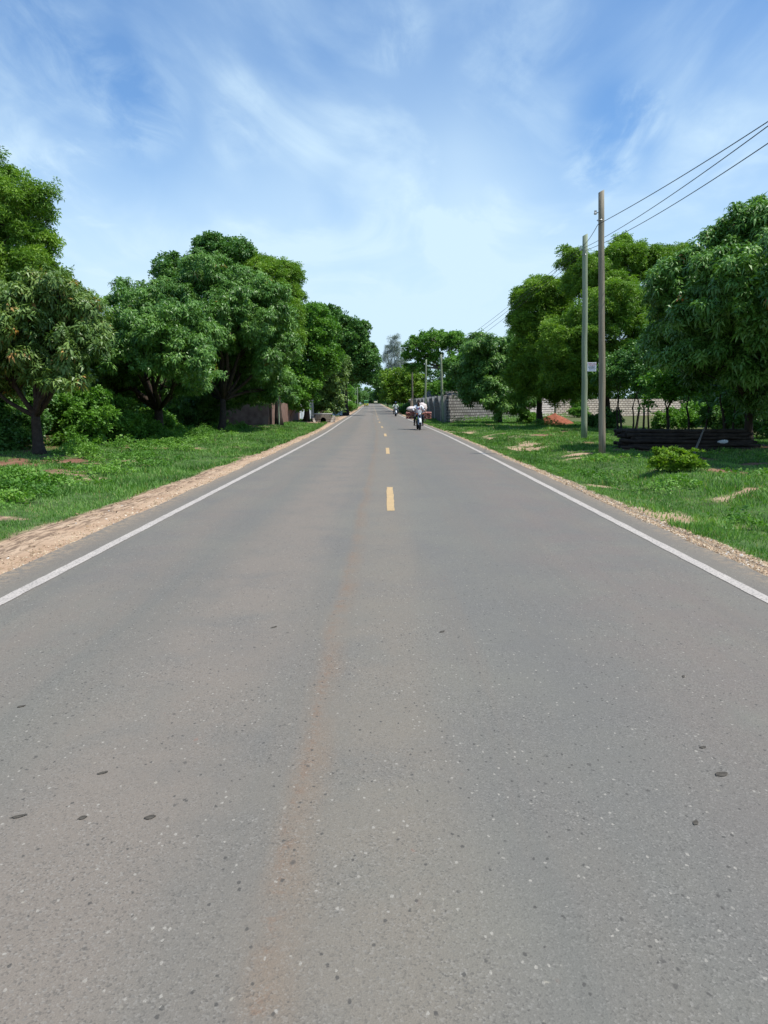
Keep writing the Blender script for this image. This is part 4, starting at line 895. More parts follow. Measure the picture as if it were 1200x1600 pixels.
mat('concrete', (.36, .34, .31), .9, .15, (5, .3), (40, .5, .01))
mat('concrete_shaded', (.105, .10, .095), .9, .15, (5, .3), (40, .5, .01))  # precast panels: shade on the road-facing side is put into the colour
mat('concrete_sunlit', (.52, .49, .44), .9, .15, (5, .2), (40, .4, .01))  # precast brackets: sunlight on their faces is put into the colour
mat('beige_paint', (.50, .37, .27), .85, .2, (2, .15), (40, .3, .005))
mat('white_sheet', (.60, .63, .66), .5, .4, (3, .1))
mat('thatch', (.20, .18, .155), .95, .1, (8, .4), (30, .9, .05))
mat('cream_wall', (.55, .50, .42), .85, .2, (3, .12))
mat('dark_opening', (.02, .018, .016), .9, .1)

def wall_run(name, a, b_, h, th, m, label, cat='wall', coping=None, seed=0, uneven=.03):
    """one straight wall standing on the land from a to b"""
    rg_ = random.Random(seed); a = Vector((*a, 0)); b_ = Vector((*b_, 0)); L_ = (b_ - a).length; rz = math.atan2((b_ - a).y, (b_ - a).x)
    z0 = float(land(a.x, a.y)) - .15; root = empty(name, (a.x, a.y, z0), rz, label, cat); n = max(2, int(L_ / 1.2)); V = []; F = []
    for i in range(n + 1):
        x = L_ * i / n; p = a.lerp(b_, i / n); zt = float(land(p.x, p.y)) - z0 + h + rg_.uniform(-uneven, uneven); zb = float(land(p.x, p.y)) - z0 - .15
        V += [(x, -th / 2, zb), (x, th / 2, zb), (x, th / 2, zt), (x, -th / 2, zt)]
    for i in range(n):
        k = i * 4
        for q in range(4): F.append((k + q, k + (q + 1) % 4, k + 4 + (q + 1) % 4, k + 4 + q))
    F += [(0, 3, 2, 1), (n * 4, n * 4 + 1, n * 4 + 2, n * 4 + 3)]
    F = [tuple(reversed(f)) for f in F]
    mb = MB(); mb.add(V, F); mb.build('masonry', m, root)
    if coping:
        mb = MB(); w = th / 2 + .03; V2 = []; F2 = []
        for i in range(n + 1):
            x = V[i * 4][0]; zt = V[i * 4 + 2][2]; V2 += [(x, -w, zt + .002), (x, w, zt + .002), (x, w, zt + .06), (x, -w, zt + .06)]
        for i in range(n):
            k = i * 4
            for q in range(4): F2.append((k + (q + 1) % 4, k + q, k + 4 + q, k + 4 + (q + 1) % 4))
        F2 += [(0, 1, 2, 3), (n * 4, n * 4 + 3, n * 4 + 2, n * 4 + 1)]
        mb.add(V2, F2); mb.build('coping', coping, root)
    return root
# right side
wall_run('block_wall', (5.05, 63.6), (13.6, 77.9), 2.22, .22, 'weathered_shaded_block', 'weathered stone block wall with mango shade in its dark colour starting behind the leaning pole', seed=1, uneven=.05)
wall_run('block_wall', (13.8, 78.1), (19.0, 88), 2.16, .22, 'coral_block', 'bright pale block wall with dark joints right behind the red soil heap', seed=11)
wall_run('block_wall', (19.3, 88.2), (52, 104), 2.05, .22, 'beige_block', 'beige block wall farthest right behind the slender trunks', seed=2)
def precast_wall():
    ys = [63.9, 67.3, 74.0, 80.8, 87.6, 94.4, 101.2]
    root = empty('precast_wall', (float(xc(64)) + 5.55, 63.9, float(land(5, 64)) - .1), 0, 'grey precast concrete wall with bracketed posts along the right roadside', 'wall'); o = root.location
    X = lambda y: float(xc(y)) + 5.55 - o.x
    for i in range(6):
        a = Vector((X(ys[i]), ys[i] - o.y, 0)); b = Vector((X(ys[i + 1]), ys[i + 1] - o.y, 0)); mb = MB()
        d = (b - a); mid = (a + b) / 2; M = Matrix.Rotation(math.atan2(d.y, d.x), 3, 'Z')
        for k in range(8):     # stacked panels, each lipped
            mb.box((mid.x, mid.y, .15 + k * .272), (d.length - .16, .07 + (.012 if k % 2 else 0), .262), M, bev=.012)
        mb.build('panel', 'concrete_shaded', root)
    for y in ys:
        x = X(y); mb = MB(); mb.box((x - .01, y - o.y, 1.16), (.20, .16, 2.36), bev=.02)
        po = mb.build('post', 'concrete', root)
        mb = MB(); mb.prism([(x - .112, 2.30), (x - .36, 2.30), (x - .36, 2.24), (x - .112, 1.2)], y - o.y - .07, y - o.y + .07, 'y'); br_ = mb.build('bracket', 'concrete_sunlit', po)
precast_wall()
wall_run('boundary_wall', (float(xc(108)) + 5.3, 108), (float(xc(150)) + 5.4, 150), 1.95, .22, 'render_brown', 'brown rendered wall right of the road beyond the precast wall', coping='concrete', seed=3)
def gate(name, p, rz, w, h, m, label, posts='concrete', bars=True, ph=.25):
    root = empty(name, (p[0], p[1], float(land(*p))), rz, label, 'gate')
    for s in (-1, 1): mb = MB(); mb.box((s * (w / 2 + .16), 0, (h + ph) / 2 - .1), (.28, .28, h + ph + .2), bev=.02); mb.build('gate_post', posts, root)
    for s in (-1, 1):
        mb = MB(); mb.box((s * w / 4, 0, h / 2 + .04), (w / 2 - .04, .03, h - .08)); lf = mb.build('gate_leaf', m, root)
        mb = MB(); c = s * w / 4
        for z in (.08, h / 2, h - .02): mb.box((c, -.032, z), (w / 2 - .04, .03, .05))
        for x in (-1, 1): mb.box((c + x * (w / 4 - .045), -.032, h / 2 + .05), (.05, .03, h - .18))
        mb.build('frame', m, lf)
gate('metal_gate', (float(xc(105)) + 5.1, 104.8), R(78), 2.6, 1.95, 'beige_paint', 'beige painted gate beside the brown wall right of the road', 'beige_paint')

def house():
    root = empty('thatched_house', (8.9, 110, float(land(8.9, 110))), R(-5), 'grey thatched roof house showing above the precast wall', 'house')
    mb = MB(); mb.box((0, 0, 1.35), (6.2, 5.5, 2.7)); w = mb.build('wall', 'cream_wall', root)
    # hipped thatch with a gable facing the road and the camera
    z0, z1 = 2.4, 4.7; mb = MB(); e = .55
    V = [(-3.6, -3.3, z0), (3.6, -3.3, z0), (3.6, 3.3, z0), (-3.6, 3.3, z0), (-1.5, 0, z1), (1.5, 0, z1)]
    V2 = [(x * .97, y * .97, z - .22) for x, y, z in V[:4]] + [(-1.45, 0, z1 - .3), (1.45, 0, z1 - .3)]
    F = [(0, 1, 5, 4), (1, 2, 5), (2, 3, 4, 5), (3, 0, 4)]
    mb.add(V + V2, F + [tuple(i + 6 for i in reversed(f)) for f in F] + [(0, 6, 7, 1), (1, 7, 8, 2), (2, 8, 9, 3), (3, 9, 6, 0)])
    rf = mb.build('roof', 'thatch', root)
    mb = MB(); gx_ = -1.3        # dormer gable
    mb.add([(gx_ - 1.1, -3.35, 2.75), (gx_, -3.45, 4.0), (gx_ + 1.1, -3.35, 2.75), (gx_ - 1.1, -1.2, 2.95), (gx_, -.6, 4.05), (gx_ + 1.1, -1.2, 2.95),
            (gx_ - 1.1, -3.35, 2.55), (gx_, -3.45, 3.75), (gx_ + 1.1, -3.35, 2.55), (gx_ - 1.1, -1.2, 2.75), (gx_, -.6, 3.8), (gx_ + 1.1, -1.2, 2.75)],
           [(0, 1, 4, 3), (1, 2, 5, 4), (6, 9, 10, 7), (7, 10, 11, 8), (0, 6, 7, 1), (1, 7, 8, 2), (3, 9, 6, 0), (2, 8, 11, 5), (4, 10, 9, 3), (5, 11, 10, 4)])
    dm = mb.build('gable', 'thatch', rf)
    mb = MB(); mb.prism([(gx_ - .8, 2.62), (gx_ + .8, 2.62), (gx_, 3.55)], -3.05, -2.95, 'y'); mb.build('gable_opening', 'dark_opening', rf)
    for x in (-1.8, 1.4):
        mb = MB(); mb.box((x, -2.76, 1.4), (1.1, .03, 1.1)); wi = mb.build('window', 'dark_opening', root)
        mb = MB()
        for dx, dz, w_, h_ in ((-.58, 0, .07, 1.24), (.58, 0, .07, 1.24), (0, .585, 1.09, .07), (0, -.585, 1.09, .07), (0, 0, .05, 1.08)): mb.box((x + dx, -2.79, 1.4 + dz), (w_, .05, h_))
        mb.build('frame', 'concrete', wi)
house()

# left side
wall_run('boundary_wall', (-11.2, 51.8), (-7.75, 51.2), 1.45, .2, 'render_brown', 'short brown rendered wall in deep shade facing the camera on the left', seed=4)
wall_run('boundary_wall', (-7.7, 51.4), (-7.45, 66.0), 1.42, .2, 'render_brown', 'brown streaked wall running along the left roadside beside the thin pole', seed=5, uneven=.05)
gate('metal_gate', (-7.55, 69.4), R(60), 2.8, 1.85, 'white_sheet', 'white sheet metal gate next to the brick pillar on the left', 'concrete')
wall_run('block_wall', (-8.1, 74.3), (-7.15, 74.0), 1.5, .2, 'left_block', 'short block wall with creeper between white gate and brick pillar', seed=6)
def pillar():
    root = empty('brick_pillar', (-6.75, 74.0, float(land(-6.75, 74)) - .1), 0, 'tall brick gate pillar behind the culvert on the left', 'pillar')
    mb = MB(); mb.box((0, 0, 1.2), (.48, .48, 2.4)); mb.build('shaft', 'left_block', root)
    mb = MB(); mb.box((0, 0, 2.44), (.58, .58, .08), bev=.02); mb.box((0, 0, 2.55), (.46, .46, .14), taper=.3); mb.build('cap', 'concrete', root)
pillar()
wall_run('boundary_wall', (-6.4, 76), (-6.75, 93), 1.25, .2, 'render_brown', 'low dark wall beneath the rounded small tree on the left', seed=7)
def sheet_fence():
    root = empty('sheet_fence', (-7.0, 94, float(land(-7, 94))), R(60), 'bluish white corrugated sheet fence on the left before the stone wall', 'fence')
    n = 48; V = []; F = []
    for i in range(n + 1):
        x = 3.6 * i / n; y = .02 * math.cos(i * math.pi / 2)
        V += [(x, y, 0), (x, y, 1.85), (x, y + .004, 1.85), (x, y + .004, 0)]
    for i in range(n):
        k = i * 4
        for q in range(4): F.append((k + q, k + 4 + q, k + 4 + (q + 1) % 4, k + (q + 1) % 4))
    mb = MB(); mb.add(V, F); mb.build('sheet', 'white_sheet', root)
    for x in (0, 1.8, 3.6): mb = MB(); mb.box((x, .07, .95), (.07, .07, 1.95)); mb.build('post', 'concrete', root)
sheet_fence()
wall_run('block_wall', (float(xc(99)) - 5.5, 99), (float(xc(150)) - 5.3, 150), 1.9, .22, 'left_block', 'long weathered stone wall along the left road edge in the distance', seed=8)
wall_run('block_wall', (float(xc(152)) - 5.3, 152), (float(xc(172)) - 5.2, 172), 2.1, .22, 'cream_wall', 'pale short end wall beyond the weathered stone wall on the left', seed=9)

def culvert():
    root = empty('culvert', (-5.15, 63.5, float(land(-5.15, 63.5)) - .12), R(4), 'stone culvert headwall with a round dark pipe mouth on the left verge', 'culvert')
    # headwall with a real round opening
    n = 20; r = .24; cz = .30; W, H = .75, .72; V = []; F = []
    for yy in (-.11, .11):
        for i in range(n):
            a = 2 * math.pi * i / n; V.append((r * math.cos(a), yy, cz + r * math.sin(a)))
        for i in range(n):
            a = 2 * math.pi * i / n; c, s = math.cos(a), math.sin(a); k = min(W / abs(c) if abs(c) > 1e-6 else 9, (H - cz) / s if s > 1e-6 else 9, cz / -s if s < -1e-6 else 9); V.append((k * c, yy, cz + k * s))
    for i in range(n):
        j = (i + 1) % n; F += [(i, n + i, n + j, j), (2 * n + j, 3 * n + j, 3 * n + i, 2 * n + i), (j, 2 * n + j, 2 * n + i, i), (n + i, 3 * n + i, 3 * n + j, n + j)]
    mb = MB(); mb.add(V, F); mb.build('headwall', 'left_block', root)
    for s in (-1, 1): mb = MB(); mb.prism([(0, 0), (-1.0, 0), (-1.0, .12), (0, .68)], s * .92 - .1, s * .92 + .1, 'x'); w = mb.build('wing_wall', 'left_block', root); w.rotation_euler = (0, 0, -s * .25)
    mb = MB(); 
    P = [];  
    for k in range(2):
        for i in range(n):
            a = 2 * math.pi * i / n; P.append((.235 * math.cos(a), .115 + k * 2.2, cz + .235 * math.sin(a)))
    mb.add(P, [(i, (i + 1) % n, n + (i + 1) % n, n + i) for i in range(n)] + [tuple(range(2 * n - 1, n - 1, -1))]); mb.build('pipe', 'dark_opening', root)
    mb = MB(); mb.box((0, .9, .80), (1.5, 2.0, .10), bev=.02); mb.build('slab', 'concrete', root)
culvert()

# ------------------------------------------------------------------ wooden poles, wires and the notice
mat('pole_green', (.27, .31, .21), .85, .2, (3, .22), (26, .6, .01))
mat('pole_brown', (.26, .225, .165), .85, .2, (3, .30), (26, .7, .012))
for nm in ('pole_green', 'pole_brown'):       # grain runs up the pole
    t = MATS[nm].node_tree
    for n in list(t.nodes):
        if n.type == 'TEX_NOISE':
            src = n.inputs['Vector'].links[0].from_socket; mp = N(t, 'ShaderNodeMapping'); mp.inputs['Scale'].default_value = (6, 6, .35)
            t.links.new(src, mp.inputs[0]); t.links.new(mp.outputs[0], n.inputs['Vector'])
mat('steel', (.35, .36, .37), .4, .5, metal=.7); mat('ceramic', (.55, .53, .50), .3, .5); mat('wire', (.02, .02, .02), .6, .3)
def pole(label, base, top, r0, r1, m, group='wooden utility poles along the road', fit=True):
    bx_, by_ = base; z0 = float(land(bx_, by_)); root = empty('utility_pole', (bx_, by_, z0), 0, label, 'pole', group)
    o = Vector((bx_, by_, z0)); t = Vector(top) - o; rg_ = random.Random(int(bx_ * 100)); n = 10; pts = []
    for i in range(n + 1):
        f = i / n; p = Vector((0, 0, -.1)).lerp(t, f); pts.append(p + Vector((rg_.uniform(-1, 1), rg_.uniform(-1, 1), 0)) * .012 * math.sin(math.pi * f))
    mb = MB(); mb.tube(pts, [(r0 + (r1 - r0) * i / n) * rg_.uniform(.97, 1.03) for i in range(n + 1)], 16)
    # slanting sawn top
    for k in range(16):
        v = Vector(mb.v[n * 16 + k]); mb.v[n * 16 + k] = (v.x, v.y, v.z + (v.x - t.x) * .45)
    mb.build('shaft', m, root, True)
    if fit:
        ins = MB(); q = pts[-1] - Vector((0, 0, .55 if t.z > 7 else .3)); ins.tube([q + Vector((-r1 * .8, 0, 0)), q + Vector((-r1 - .06, 0, 0))], .012, 6); a_ = ins.build('bracket', 'steel', root)
        ins = MB(); ins.tube([q + Vector((-r1 - .06, 0, -.05)), q + Vector((-r1 - .06, 0, -.02)), q + Vector((-r1 - .06, 0, .0)), q + Vector((-r1 - .06, 0, .05))], [.035, .045, .028, .038], 10); ins.build('insulator', 'ceramic', a_)
        ins = MB(); ins.torus(pts[-1] - Vector((0, 0, .75)), (0, 0, 1), r1 * 1.08, .008, 18, 6); ins.build('band', 'steel', root)
    return root
def P2(u, v, Y): return at(u, v, Y)
p1b = at(938, 712, 22); p2b = at(911, 686, 31.6)
pole('tall bare brown wooden pole, nearest on the right verge', (p1b.x, 21.8), at(939.5, 299, 21.8), .095, .078, 'pole_brown')
pole('greenish wooden pole carrying the small white notice', (p2b.x, 31.4), at(914.3, 367, 31.4), .125, .10, 'pole_green')
pole('leaning wooden pole standing in front of the corner of the block wall', (at(692.5, 650, 62.6).x, 62.6), at(688.8, 554, 62.6), .10, .085, 'pole_green')
pole('slim wooden pole behind the loaded motorcycle', (at(664.5, 650, 62).x, 62), at(665.8, 562, 62), .08, .065, 'pole_green')
pole('dark pole beside the beige gate right of the road', (at(645, 640, 112).x, 112), at(643.8, 566, 112), .12, .10, 'bark_grey', fit=False)
pole('first of the three close set far poles right of the road', (at(625, 640, 150).x, 150), at(624.6, 583, 150), .13, .10, 'pole_green', fit=False)
pole('middle one of the three close set far poles right of the road', (at(622, 640, 165).x, 165), at(622, 587, 165), .13, .10, 'pole_green', fit=False)
pole('farthest of the three close set far poles right of the road', (at(617.5, 640, 185).x, 185), at(617.5, 593, 185), .13, .10, 'pole_green', fit=False)
pole('thin pale pole in front of the brown wall on the left', (at(436, 650, 50.5).x, 50.5), at(433.5, 573, 50.5), .045, .035, 'pole_green', fit=False)
pole('left one of the two poles before the left stone wall', (at(531.5, 640, 97).x, 97), at(531.5, 602, 97), .09, .07, 'pole_green', fit=False)
pole('right one of the two poles before the left stone wall', (at(533.8, 640, 98.5).x, 98.5), at(533.3, 597, 98.5), .10, .08, 'pole_green', fit=False)
pole('left one of the two farthest poles left of the road', (at(555, 640, 175).x, 175), at(555.6, 606, 175), .11, .09, 'pole_green', fit=False)
pole('right one of the two farthest poles left of the road', (at(558.6, 640, 182).x, 182), at(558.4, 605, 182), .12, .1, 'pole_green', fit=False)
def wire(label, pts, sag=.25, r=.009):
    out = []
    for a, b in zip(pts, pts[1:]):
        a = Vector(a); b = Vector(b); n = 26; s = sag * ((b - a).length / 30 if a.y > 0 else .3)
        for i in range(n + (b == Vector(pts[-1]))): t = i / n; p = a.lerp(b, t); out.append(p - Vector((0, 0, 4 * s * t * (1 - t))))
    mb = MB(); mb.tube(out, r, 5); tag(mb.build('power_line', 'wire'), label, 'wire', 'overhead wires on the right')
wire('topmost of the three overhead wires, tied to the insulator of the bare pole', [(7.1, -26, 8.1), at(1330, 112, 10.5), at(1200, 190, 13.2), at(934, 351, 21.8), at(912, 383, 31.3), at(688, 556, 62.6)], .18)
wire('middle one of the three overhead wires on the right', [(7.1, -26, 8.0), at(1330, 122, 10.5), at(1200, 197, 13.2), at(913, 387, 31.3), at(689, 560, 62.6)], .22)
wire('lowest of the three overhead wires, attached to the greenish pole', [(7.1, -26, 7.6), at(1330, 162, 10.5), at(1200, 224, 13.2), at(916, 391, 31.3), at(690, 566, 62.6)], .25)
mat('board_white', (.72, .74, .78), .6, .3, (4, .06)); mat('ink_red', (.50, .10, .14), .7, .2); mat('ink_dark', (.05, .05, .08), .7, .2); mat('ink_blue', (.06, .10, .35), .7, .2)
def notice():
    c = at(924.6, 573.2, 31.30); root = empty('notice_board', (c.x, c.y, c.z - .17), R(-4), 'small white notice board fixed low on the greenish pole', 'sign')
    mb = MB(); mb.box((0, 0, .17), (.36, .012, .355), bev=.004); mb.build('board', 'board_white', root)
    cu = bpy.data.curves.new('wording', 'FONT'); cu.body = 'FOR SALE'; cu.size = .082; cu.align_x = 'CENTER'; cu.extrude = .001
    tmp = bpy.data.objects.new('wording', cu); col.objects.link(tmp); dg = bpy.context.evaluated_depsgraph_get(); me = bpy.data.meshes.new_from_object(tmp.evaluated_get(dg)); bpy.data.objects.remove(tmp)
    o = link('wording', me, 'ink_red', root); o.location = (.02, -.0085, .262); o.rotation_euler = (R(90), 0, 0)
    rg_ = random.Random(4)
    for row, (z, m) in enumerate([(.222, 'ink_red'), (.180, 'ink_dark'), (.145, 'ink_dark'), (.100, 'ink_dark'), (.048, 'ink_blue')]):
        mb = MB(); x = -.13 + (.02 if row > 2 else 0)
        while x < .13: w = rg_.uniform(.012, .035); mb.box((x + w / 2, -.0075, z), (w, .002, rg_.uniform(.012, .022))); x += w + rg_.uniform(.006, .014)
        mb.build('text_line', m, root)
notice()

# ------------------------------------------------------------------ log pile, leaning stick, soil heap
mat('log_dark', (.042, .032, .025), .85, .25, (5, .5), (22, .9, .015)); mat('log_end', (.12, .095, .075), .9, .1, (30, .3))
rg = random.Random(9)
def log_mesh(L_, r):
    mb = MB(); n = 9; pts = [Vector((L_ * i / n - L_ / 2, rg.uniform(-.02, .02), rg.uniform(-.015, .015))) for i in range(n + 1)]; mb.tube(pts, [r * rg.uniform(.85, 1.08) * (1.08 - .16 * i / n) for i in range(n + 1)], 9); return mb
protos = [log_mesh(3.3 + .22 * k, .05 + .004 * (k % 3)).build('log', 'log_dark', smooth=True) for k in range(5)]
for p in protos: p.data.shade_flat()
px0 = at(1068, 690, 25).x; gz = float(land(px0, 25)); used = [False] * 5
for lay in range(6):
    for q in range(8 - lay // 2):
        k = rg.randrange(5); o = protos[k] if not used[k] else protos[k].copy()
        if used[k]: col.objects.link(o)
        used[k] = True
        o.location = (px0 + rg.uniform(-.16, .16), 24.3 + q * .15 + lay * .07 + rg.uniform(-.03, .03), gz + .07 + lay * .105 + rg.uniform(-.008, .012) + (.0))
        o.rotation_euler = (rg.uniform(0, 6), rg.uniform(-.015, .015) + (math.pi if rg.random() < .5 else 0) * 0, R(-3) + rg.uniform(-.03, .03))
        tag(o, 'rough dark wooden log lying in the long stacked pile', 'log', 'dark logs stacked in a long pile on the right')
for k in range(5):
    if not used[k]: bpy.data.objects.remove(protos[k])
mb = MB(); b0 = at(1082, 717, 21.5); b0.z = float(land(b0.x, 21.5)) - .05; t0 = at(1101, 668, 22.6); pts = wob(b0, t0, 6, .03, rg); mb.tube(pts, [.035, .034, .032, .03, .028, .025, .02], 8)
tag(mb.build('stick', 'bark_grey', smooth=True), 'thin leaning stick standing in front of the log pile', 'stick')
mat('plastic', (.6, .62, .64), .4, .5)
mb = MB(); c = at(1130, 690, 23.9); mb.ball((0, 0, 0), (.14, .03, .05), 14, 8, lump=.7, seed=3); tag(mb.build('plastic_sheet', 'plastic', loc=c), 'crumpled pale plastic caught on the front of the log pile', 'plastic')
mat('red_soil', (.30, .105, .06), .95, .1, (4, .35), (18, 1, .05))
def heap(label, x, y, rx, ry, h, seed):
    n = 34; V = []; F = []
    for j in range(n + 1):
        for i in range(n + 1):
            a = (i / n - .5) * 2.4; b = (j / n - .5) * 2.4; d = math.sqrt(a * a + b * b)
            z = h * max(0, 1 - d) ** .8 * (.7 + .6 * float(fbm(a * 2.5 + seed, b * 2.5, seed, 4))) + .06 * (float(vnoise(a * 9, b * 9, seed)) - .5) * (d < 1)
            V.append((a * rx, b * ry, z - (.0 if d < 1 else .12) + float(land(x + a * rx, y + b * ry)) - float(land(x, y))))
    for j in range(n):
        for i in range(n): k = j * (n + 1) + i; F.append((k, k + 1, k + n + 2, k + n + 1))
    mb = MB(); mb.add(V, F); tag(mb.build('soil_heap', 'red_soil', loc=(x, y, float(land(x, y)) - .02)), label, 'soil heap')
heap('heap of red soil in front of the sunlit block wall', at(867, 650, 58).x, 58, 1.5, 1.2, .85, 3)
heap('low spread of reddish soil left of the red heap', at(838, 650, 60).x, 60.5, 1.0, .9, .35, 5)

# ================================================================== RIDERS, MOTORCYCLES, THREE WHEELER, VAN
mat('skin', (.085, .045, .030), .5, .35, (12, .1)); mat('hair', (.015, .013, .012), .8, .2); mat('eye', (.6, .58, .55), .3, .5)
mat('shirt_white', (.74, .75, .77), .8, .2, (9, .06), (14, .5, .01)); mat('shirt_pale', (.62, .68, .55), .8, .2, (9, .08), (14, .5, .01)); mat('trousers_dark', (.03, .032, .04), .85, .2, (9, .2)); mat('trousers_grey', (.10, .11, .13), .85, .2, (9, .2))
mat('shoe', (.03, .025, .022), .6, .3); mat('cap_blue', (.06, .12, .22), .7, .2); mat('print_red', (.35, .05, .07), .8, .2); mat('print_blue', (.05, .08, .30), .8, .2)
mat('tyre', (.022, .022, .022), .85, .25, (20, .2)); mat('rim', (.32, .33, .34), .35, .5, metal=.8); mat('engine', (.12, .12, .125), .45, .5, (14, .3), metal=.6)
mat('tank_red', (.25, .03, .03), .3, .5); mat('tank_green', (.08, .22, .16), .3, .5); mat('seat_black', (.02, .02, .02), .7, .3); mat('chrome', (.5, .5, .5), .2, .5, metal=.9)
mat('lamp_glass', (.55, .58, .60), .15, .6); mat('mudguard', (.60, .62, .62), .35, .5); mat('black_plastic', (.02, .02, .022), .5, .4)
mat('sack', (.66, .58, .54), .9, .15, (7, .12), (9, .9, .04)); mat('pack_red', (.36, .09, .08), .6, .3, (11, .5), (14, .8, .02), ramp=(.52, .33, .28)); mat('tray_wood', (.28, .12, .09), .8, .2, (6, .3))
mat('indicator_orange', (.40, .16, .03), .3, .5)
mat('auto_yellow', (.62, .60, .04), .45, .4); mat('auto_green', (.10, .33, .14), .6, .3); mat('glass_dark', (.03, .045, .05), .15, .6); mat('van_paint', (.55, .52, .33), .4, .4); mat('tail_red', (.4, .02, .02), .3, .5)

def skinned(name, J, E, m, parent, sub=1, rootj=None):
    """one continuous surface grown round a skeleton; J joint -> (pos, radius)"""
    names = list(J); me = bpy.data.meshes.new(name); me.from_pydata([J[k][0] for k in names], [(names.index(a), names.index(b)) for a, b in E], [])
    o = bpy.data.objects.new(name, me); col.objects.link(o); sm = o.modifiers.new('skin', 'SKIN'); sl = me.skin_vertices[0].data
    for i, k in enumerate(names):
        r = J[k][1]; r = r if hasattr(r, '__len__') else (r, r); sl[i].radius = r; sl[i].use_root = (k == (rootj or names[0]))
    ss = o.modifiers.new('sub', 'SUBSURF'); ss.levels = ss.render_levels = sub
    dg = bpy.context.evaluated_depsgraph_get(); m2 = bpy.data.meshes.new_from_object(o.evaluated_get(dg)); bpy.data.objects.remove(o)
    m2.name = name; q = link(name, m2, m, parent, True); return q
def rider(loc, rz, label, shirt, trousers, hat=False, logo=False):
    root = empty('person', loc, rz, label, 'person')
    J = {'pelvis': ((0, .34, .86), (.15, .12)), 'waist': ((0, .30, 1.0), (.135, .10)), 'chest': ((0, .25, 1.2), (.165, .11)), 'collar': ((0, .22, 1.34), (.10, .075)), 'neck': ((0, .19, 1.42), .055),
         'jaw': ((0, .155, 1.475), (.062, .068)), 'skull': ((0, .165, 1.56), (.078, .092)), 'crown': ((0, .18, 1.63), (.05, .06))}
    E = [('pelvis', 'waist'), ('waist', 'chest'), ('chest', 'collar'), ('collar', 'neck'), ('neck', 'jaw'), ('jaw', 'skull'), ('skull', 'crown')]
    A = {}; Lg = {}; EA = []; EL = []
    for s, n in ((-1, 'l'), (1, 'r')):
        a = {'sh' + n: ((s * .19, .22, 1.31), .062), 'ua' + n: ((s * .27, .14, 1.17), .048), 'el' + n: ((s * .33, .04, 1.06), .040), 'fa' + n: ((s * .325, -.08, 1.04), .036), 'wr' + n: ((s * .31, -.185, 1.025), .026), 'pm' + n: ((s * .30, -.235, 1.025), (.034, .020))}
        A.update(a); EA += [('collar', 'sh' + n), ('sh' + n, 'ua' + n), ('ua' + n, 'el' + n), ('el' + n, 'fa' + n), ('fa' + n, 'wr' + n), ('wr' + n, 'pm' + n)]
        for f in range(4):
            x0 = s * (.30 - .024 + .016 * f); l = (.030, .034, .031, .024)[f]
            A['k%d' % f + n] = ((x0, -.262, 1.03), .0085); A['f%d' % f + n] = ((x0, -.270 - l * .2, 1.005), .008); A['t%d' % f + n] = ((x0, -.245, .985), .007)
            EA += [('pm' + n, 'k%d' % f + n), ('k%d' % f + n, 'f%d' % f + n), ('f%d' % f + n, 't%d' % f + n)]
        A['th' + n] = ((s * .262, -.225, 1.0), .010); A['tt' + n] = ((s * .258, -.25, .985), .008); EA += [('pm' + n, 'th' + n), ('th' + n, 'tt' + n)]
        Lg.update({'hp' + n: ((s * .11, .30, .84), .10), 'tg' + n: ((s * .18, .08, .80), .082), 'kn' + n: ((s * .235, -.10, .74), .062), 'cf' + n: ((s * .24, .02, .54), .052), 'an' + n: ((s * .235, .12, .34), .036), 'he' + n: ((s * .235, .14, .29), .036), 'to' + n: ((s * .25, -.02, .27), .030)})
        EL += [('pelvis', 'hp' + n), ('hp' + n, 'tg' + n), ('tg' + n, 'kn' + n), ('kn' + n, 'cf' + n), ('cf' + n, 'an' + n), ('an' + n, 'he' + n), ('he' + n, 'to' + n)]
    Jb = dict(J); Jb.update(A); Jb.update(Lg)
    skinned('body', Jb, E + EA + EL, 'skin', root)
    g = lambda r, k: (r[0] + k, r[1] + k) if hasattr(r, '__len__') else r + k
    sh = {k: (v[0], g(v[1], .018)) for k, v in {**{k: J[k] for k in ('pelvis', 'waist', 'chest', 'collar')}, **{k: A[k] for k in ('shl', 'ual', 'ell', 'shr', 'uar', 'elr')}}.items()}
    sh['pelvis'] = ((0, .33, .90), (.165, .135)); sh['collar'] = ((0, .22, 1.345), (.10, .075))
    st = skinned('shirt', sh, [('pelvis', 'waist'), ('waist', 'chest'), ('chest', 'collar')] + [('collar', 'shl'), ('shl', 'ual'), ('ual', 'ell'), ('collar', 'shr'), ('shr', 'uar'), ('uar', 'elr')], shirt, root)
    tr = {k: (v[0], g(v[1], .014)) for k, v in {**{k: Lg[k] for k in Lg if k[:2] in ('hp', 'tg', 'kn', 'cf', 'an')}}.items()}; tr['pelvis'] = (J['pelvis'][0], (.165, .13))
    skinned('trousers', tr, [('pelvis', 'hp' + n) for n in 'lr'] + [(a + n, b + n) for n in 'lr' for a, b in (('hp', 'tg'), ('tg', 'kn'), ('kn', 'cf'), ('cf', 'an'))], trousers, root)
    for s in (-1, 1): mb = MB(); mb.ball((s * .245, .05, .265), (.05, .13, .042), 12, 8); mb.build('shoe', 'shoe', root, True)
    mb = MB(); mb.ball((0, .185, 1.60), (.088, .10, .075), 16, 10); mb.build('cap' if hat else 'hair', 'cap_blue' if hat else 'hair', root, True)
    for s in (-1, 1):
        mb = MB(); mb.ball((s * .030, .079, 1.545), (.013, .008, .009), 8, 6); mb.build('eye', 'eye', root, True)
        mb = MB(); mb.ball((s * .086, .17, 1.535), (.012, .022, .032), 8, 6); mb.build('ear', 'skin', root, True)
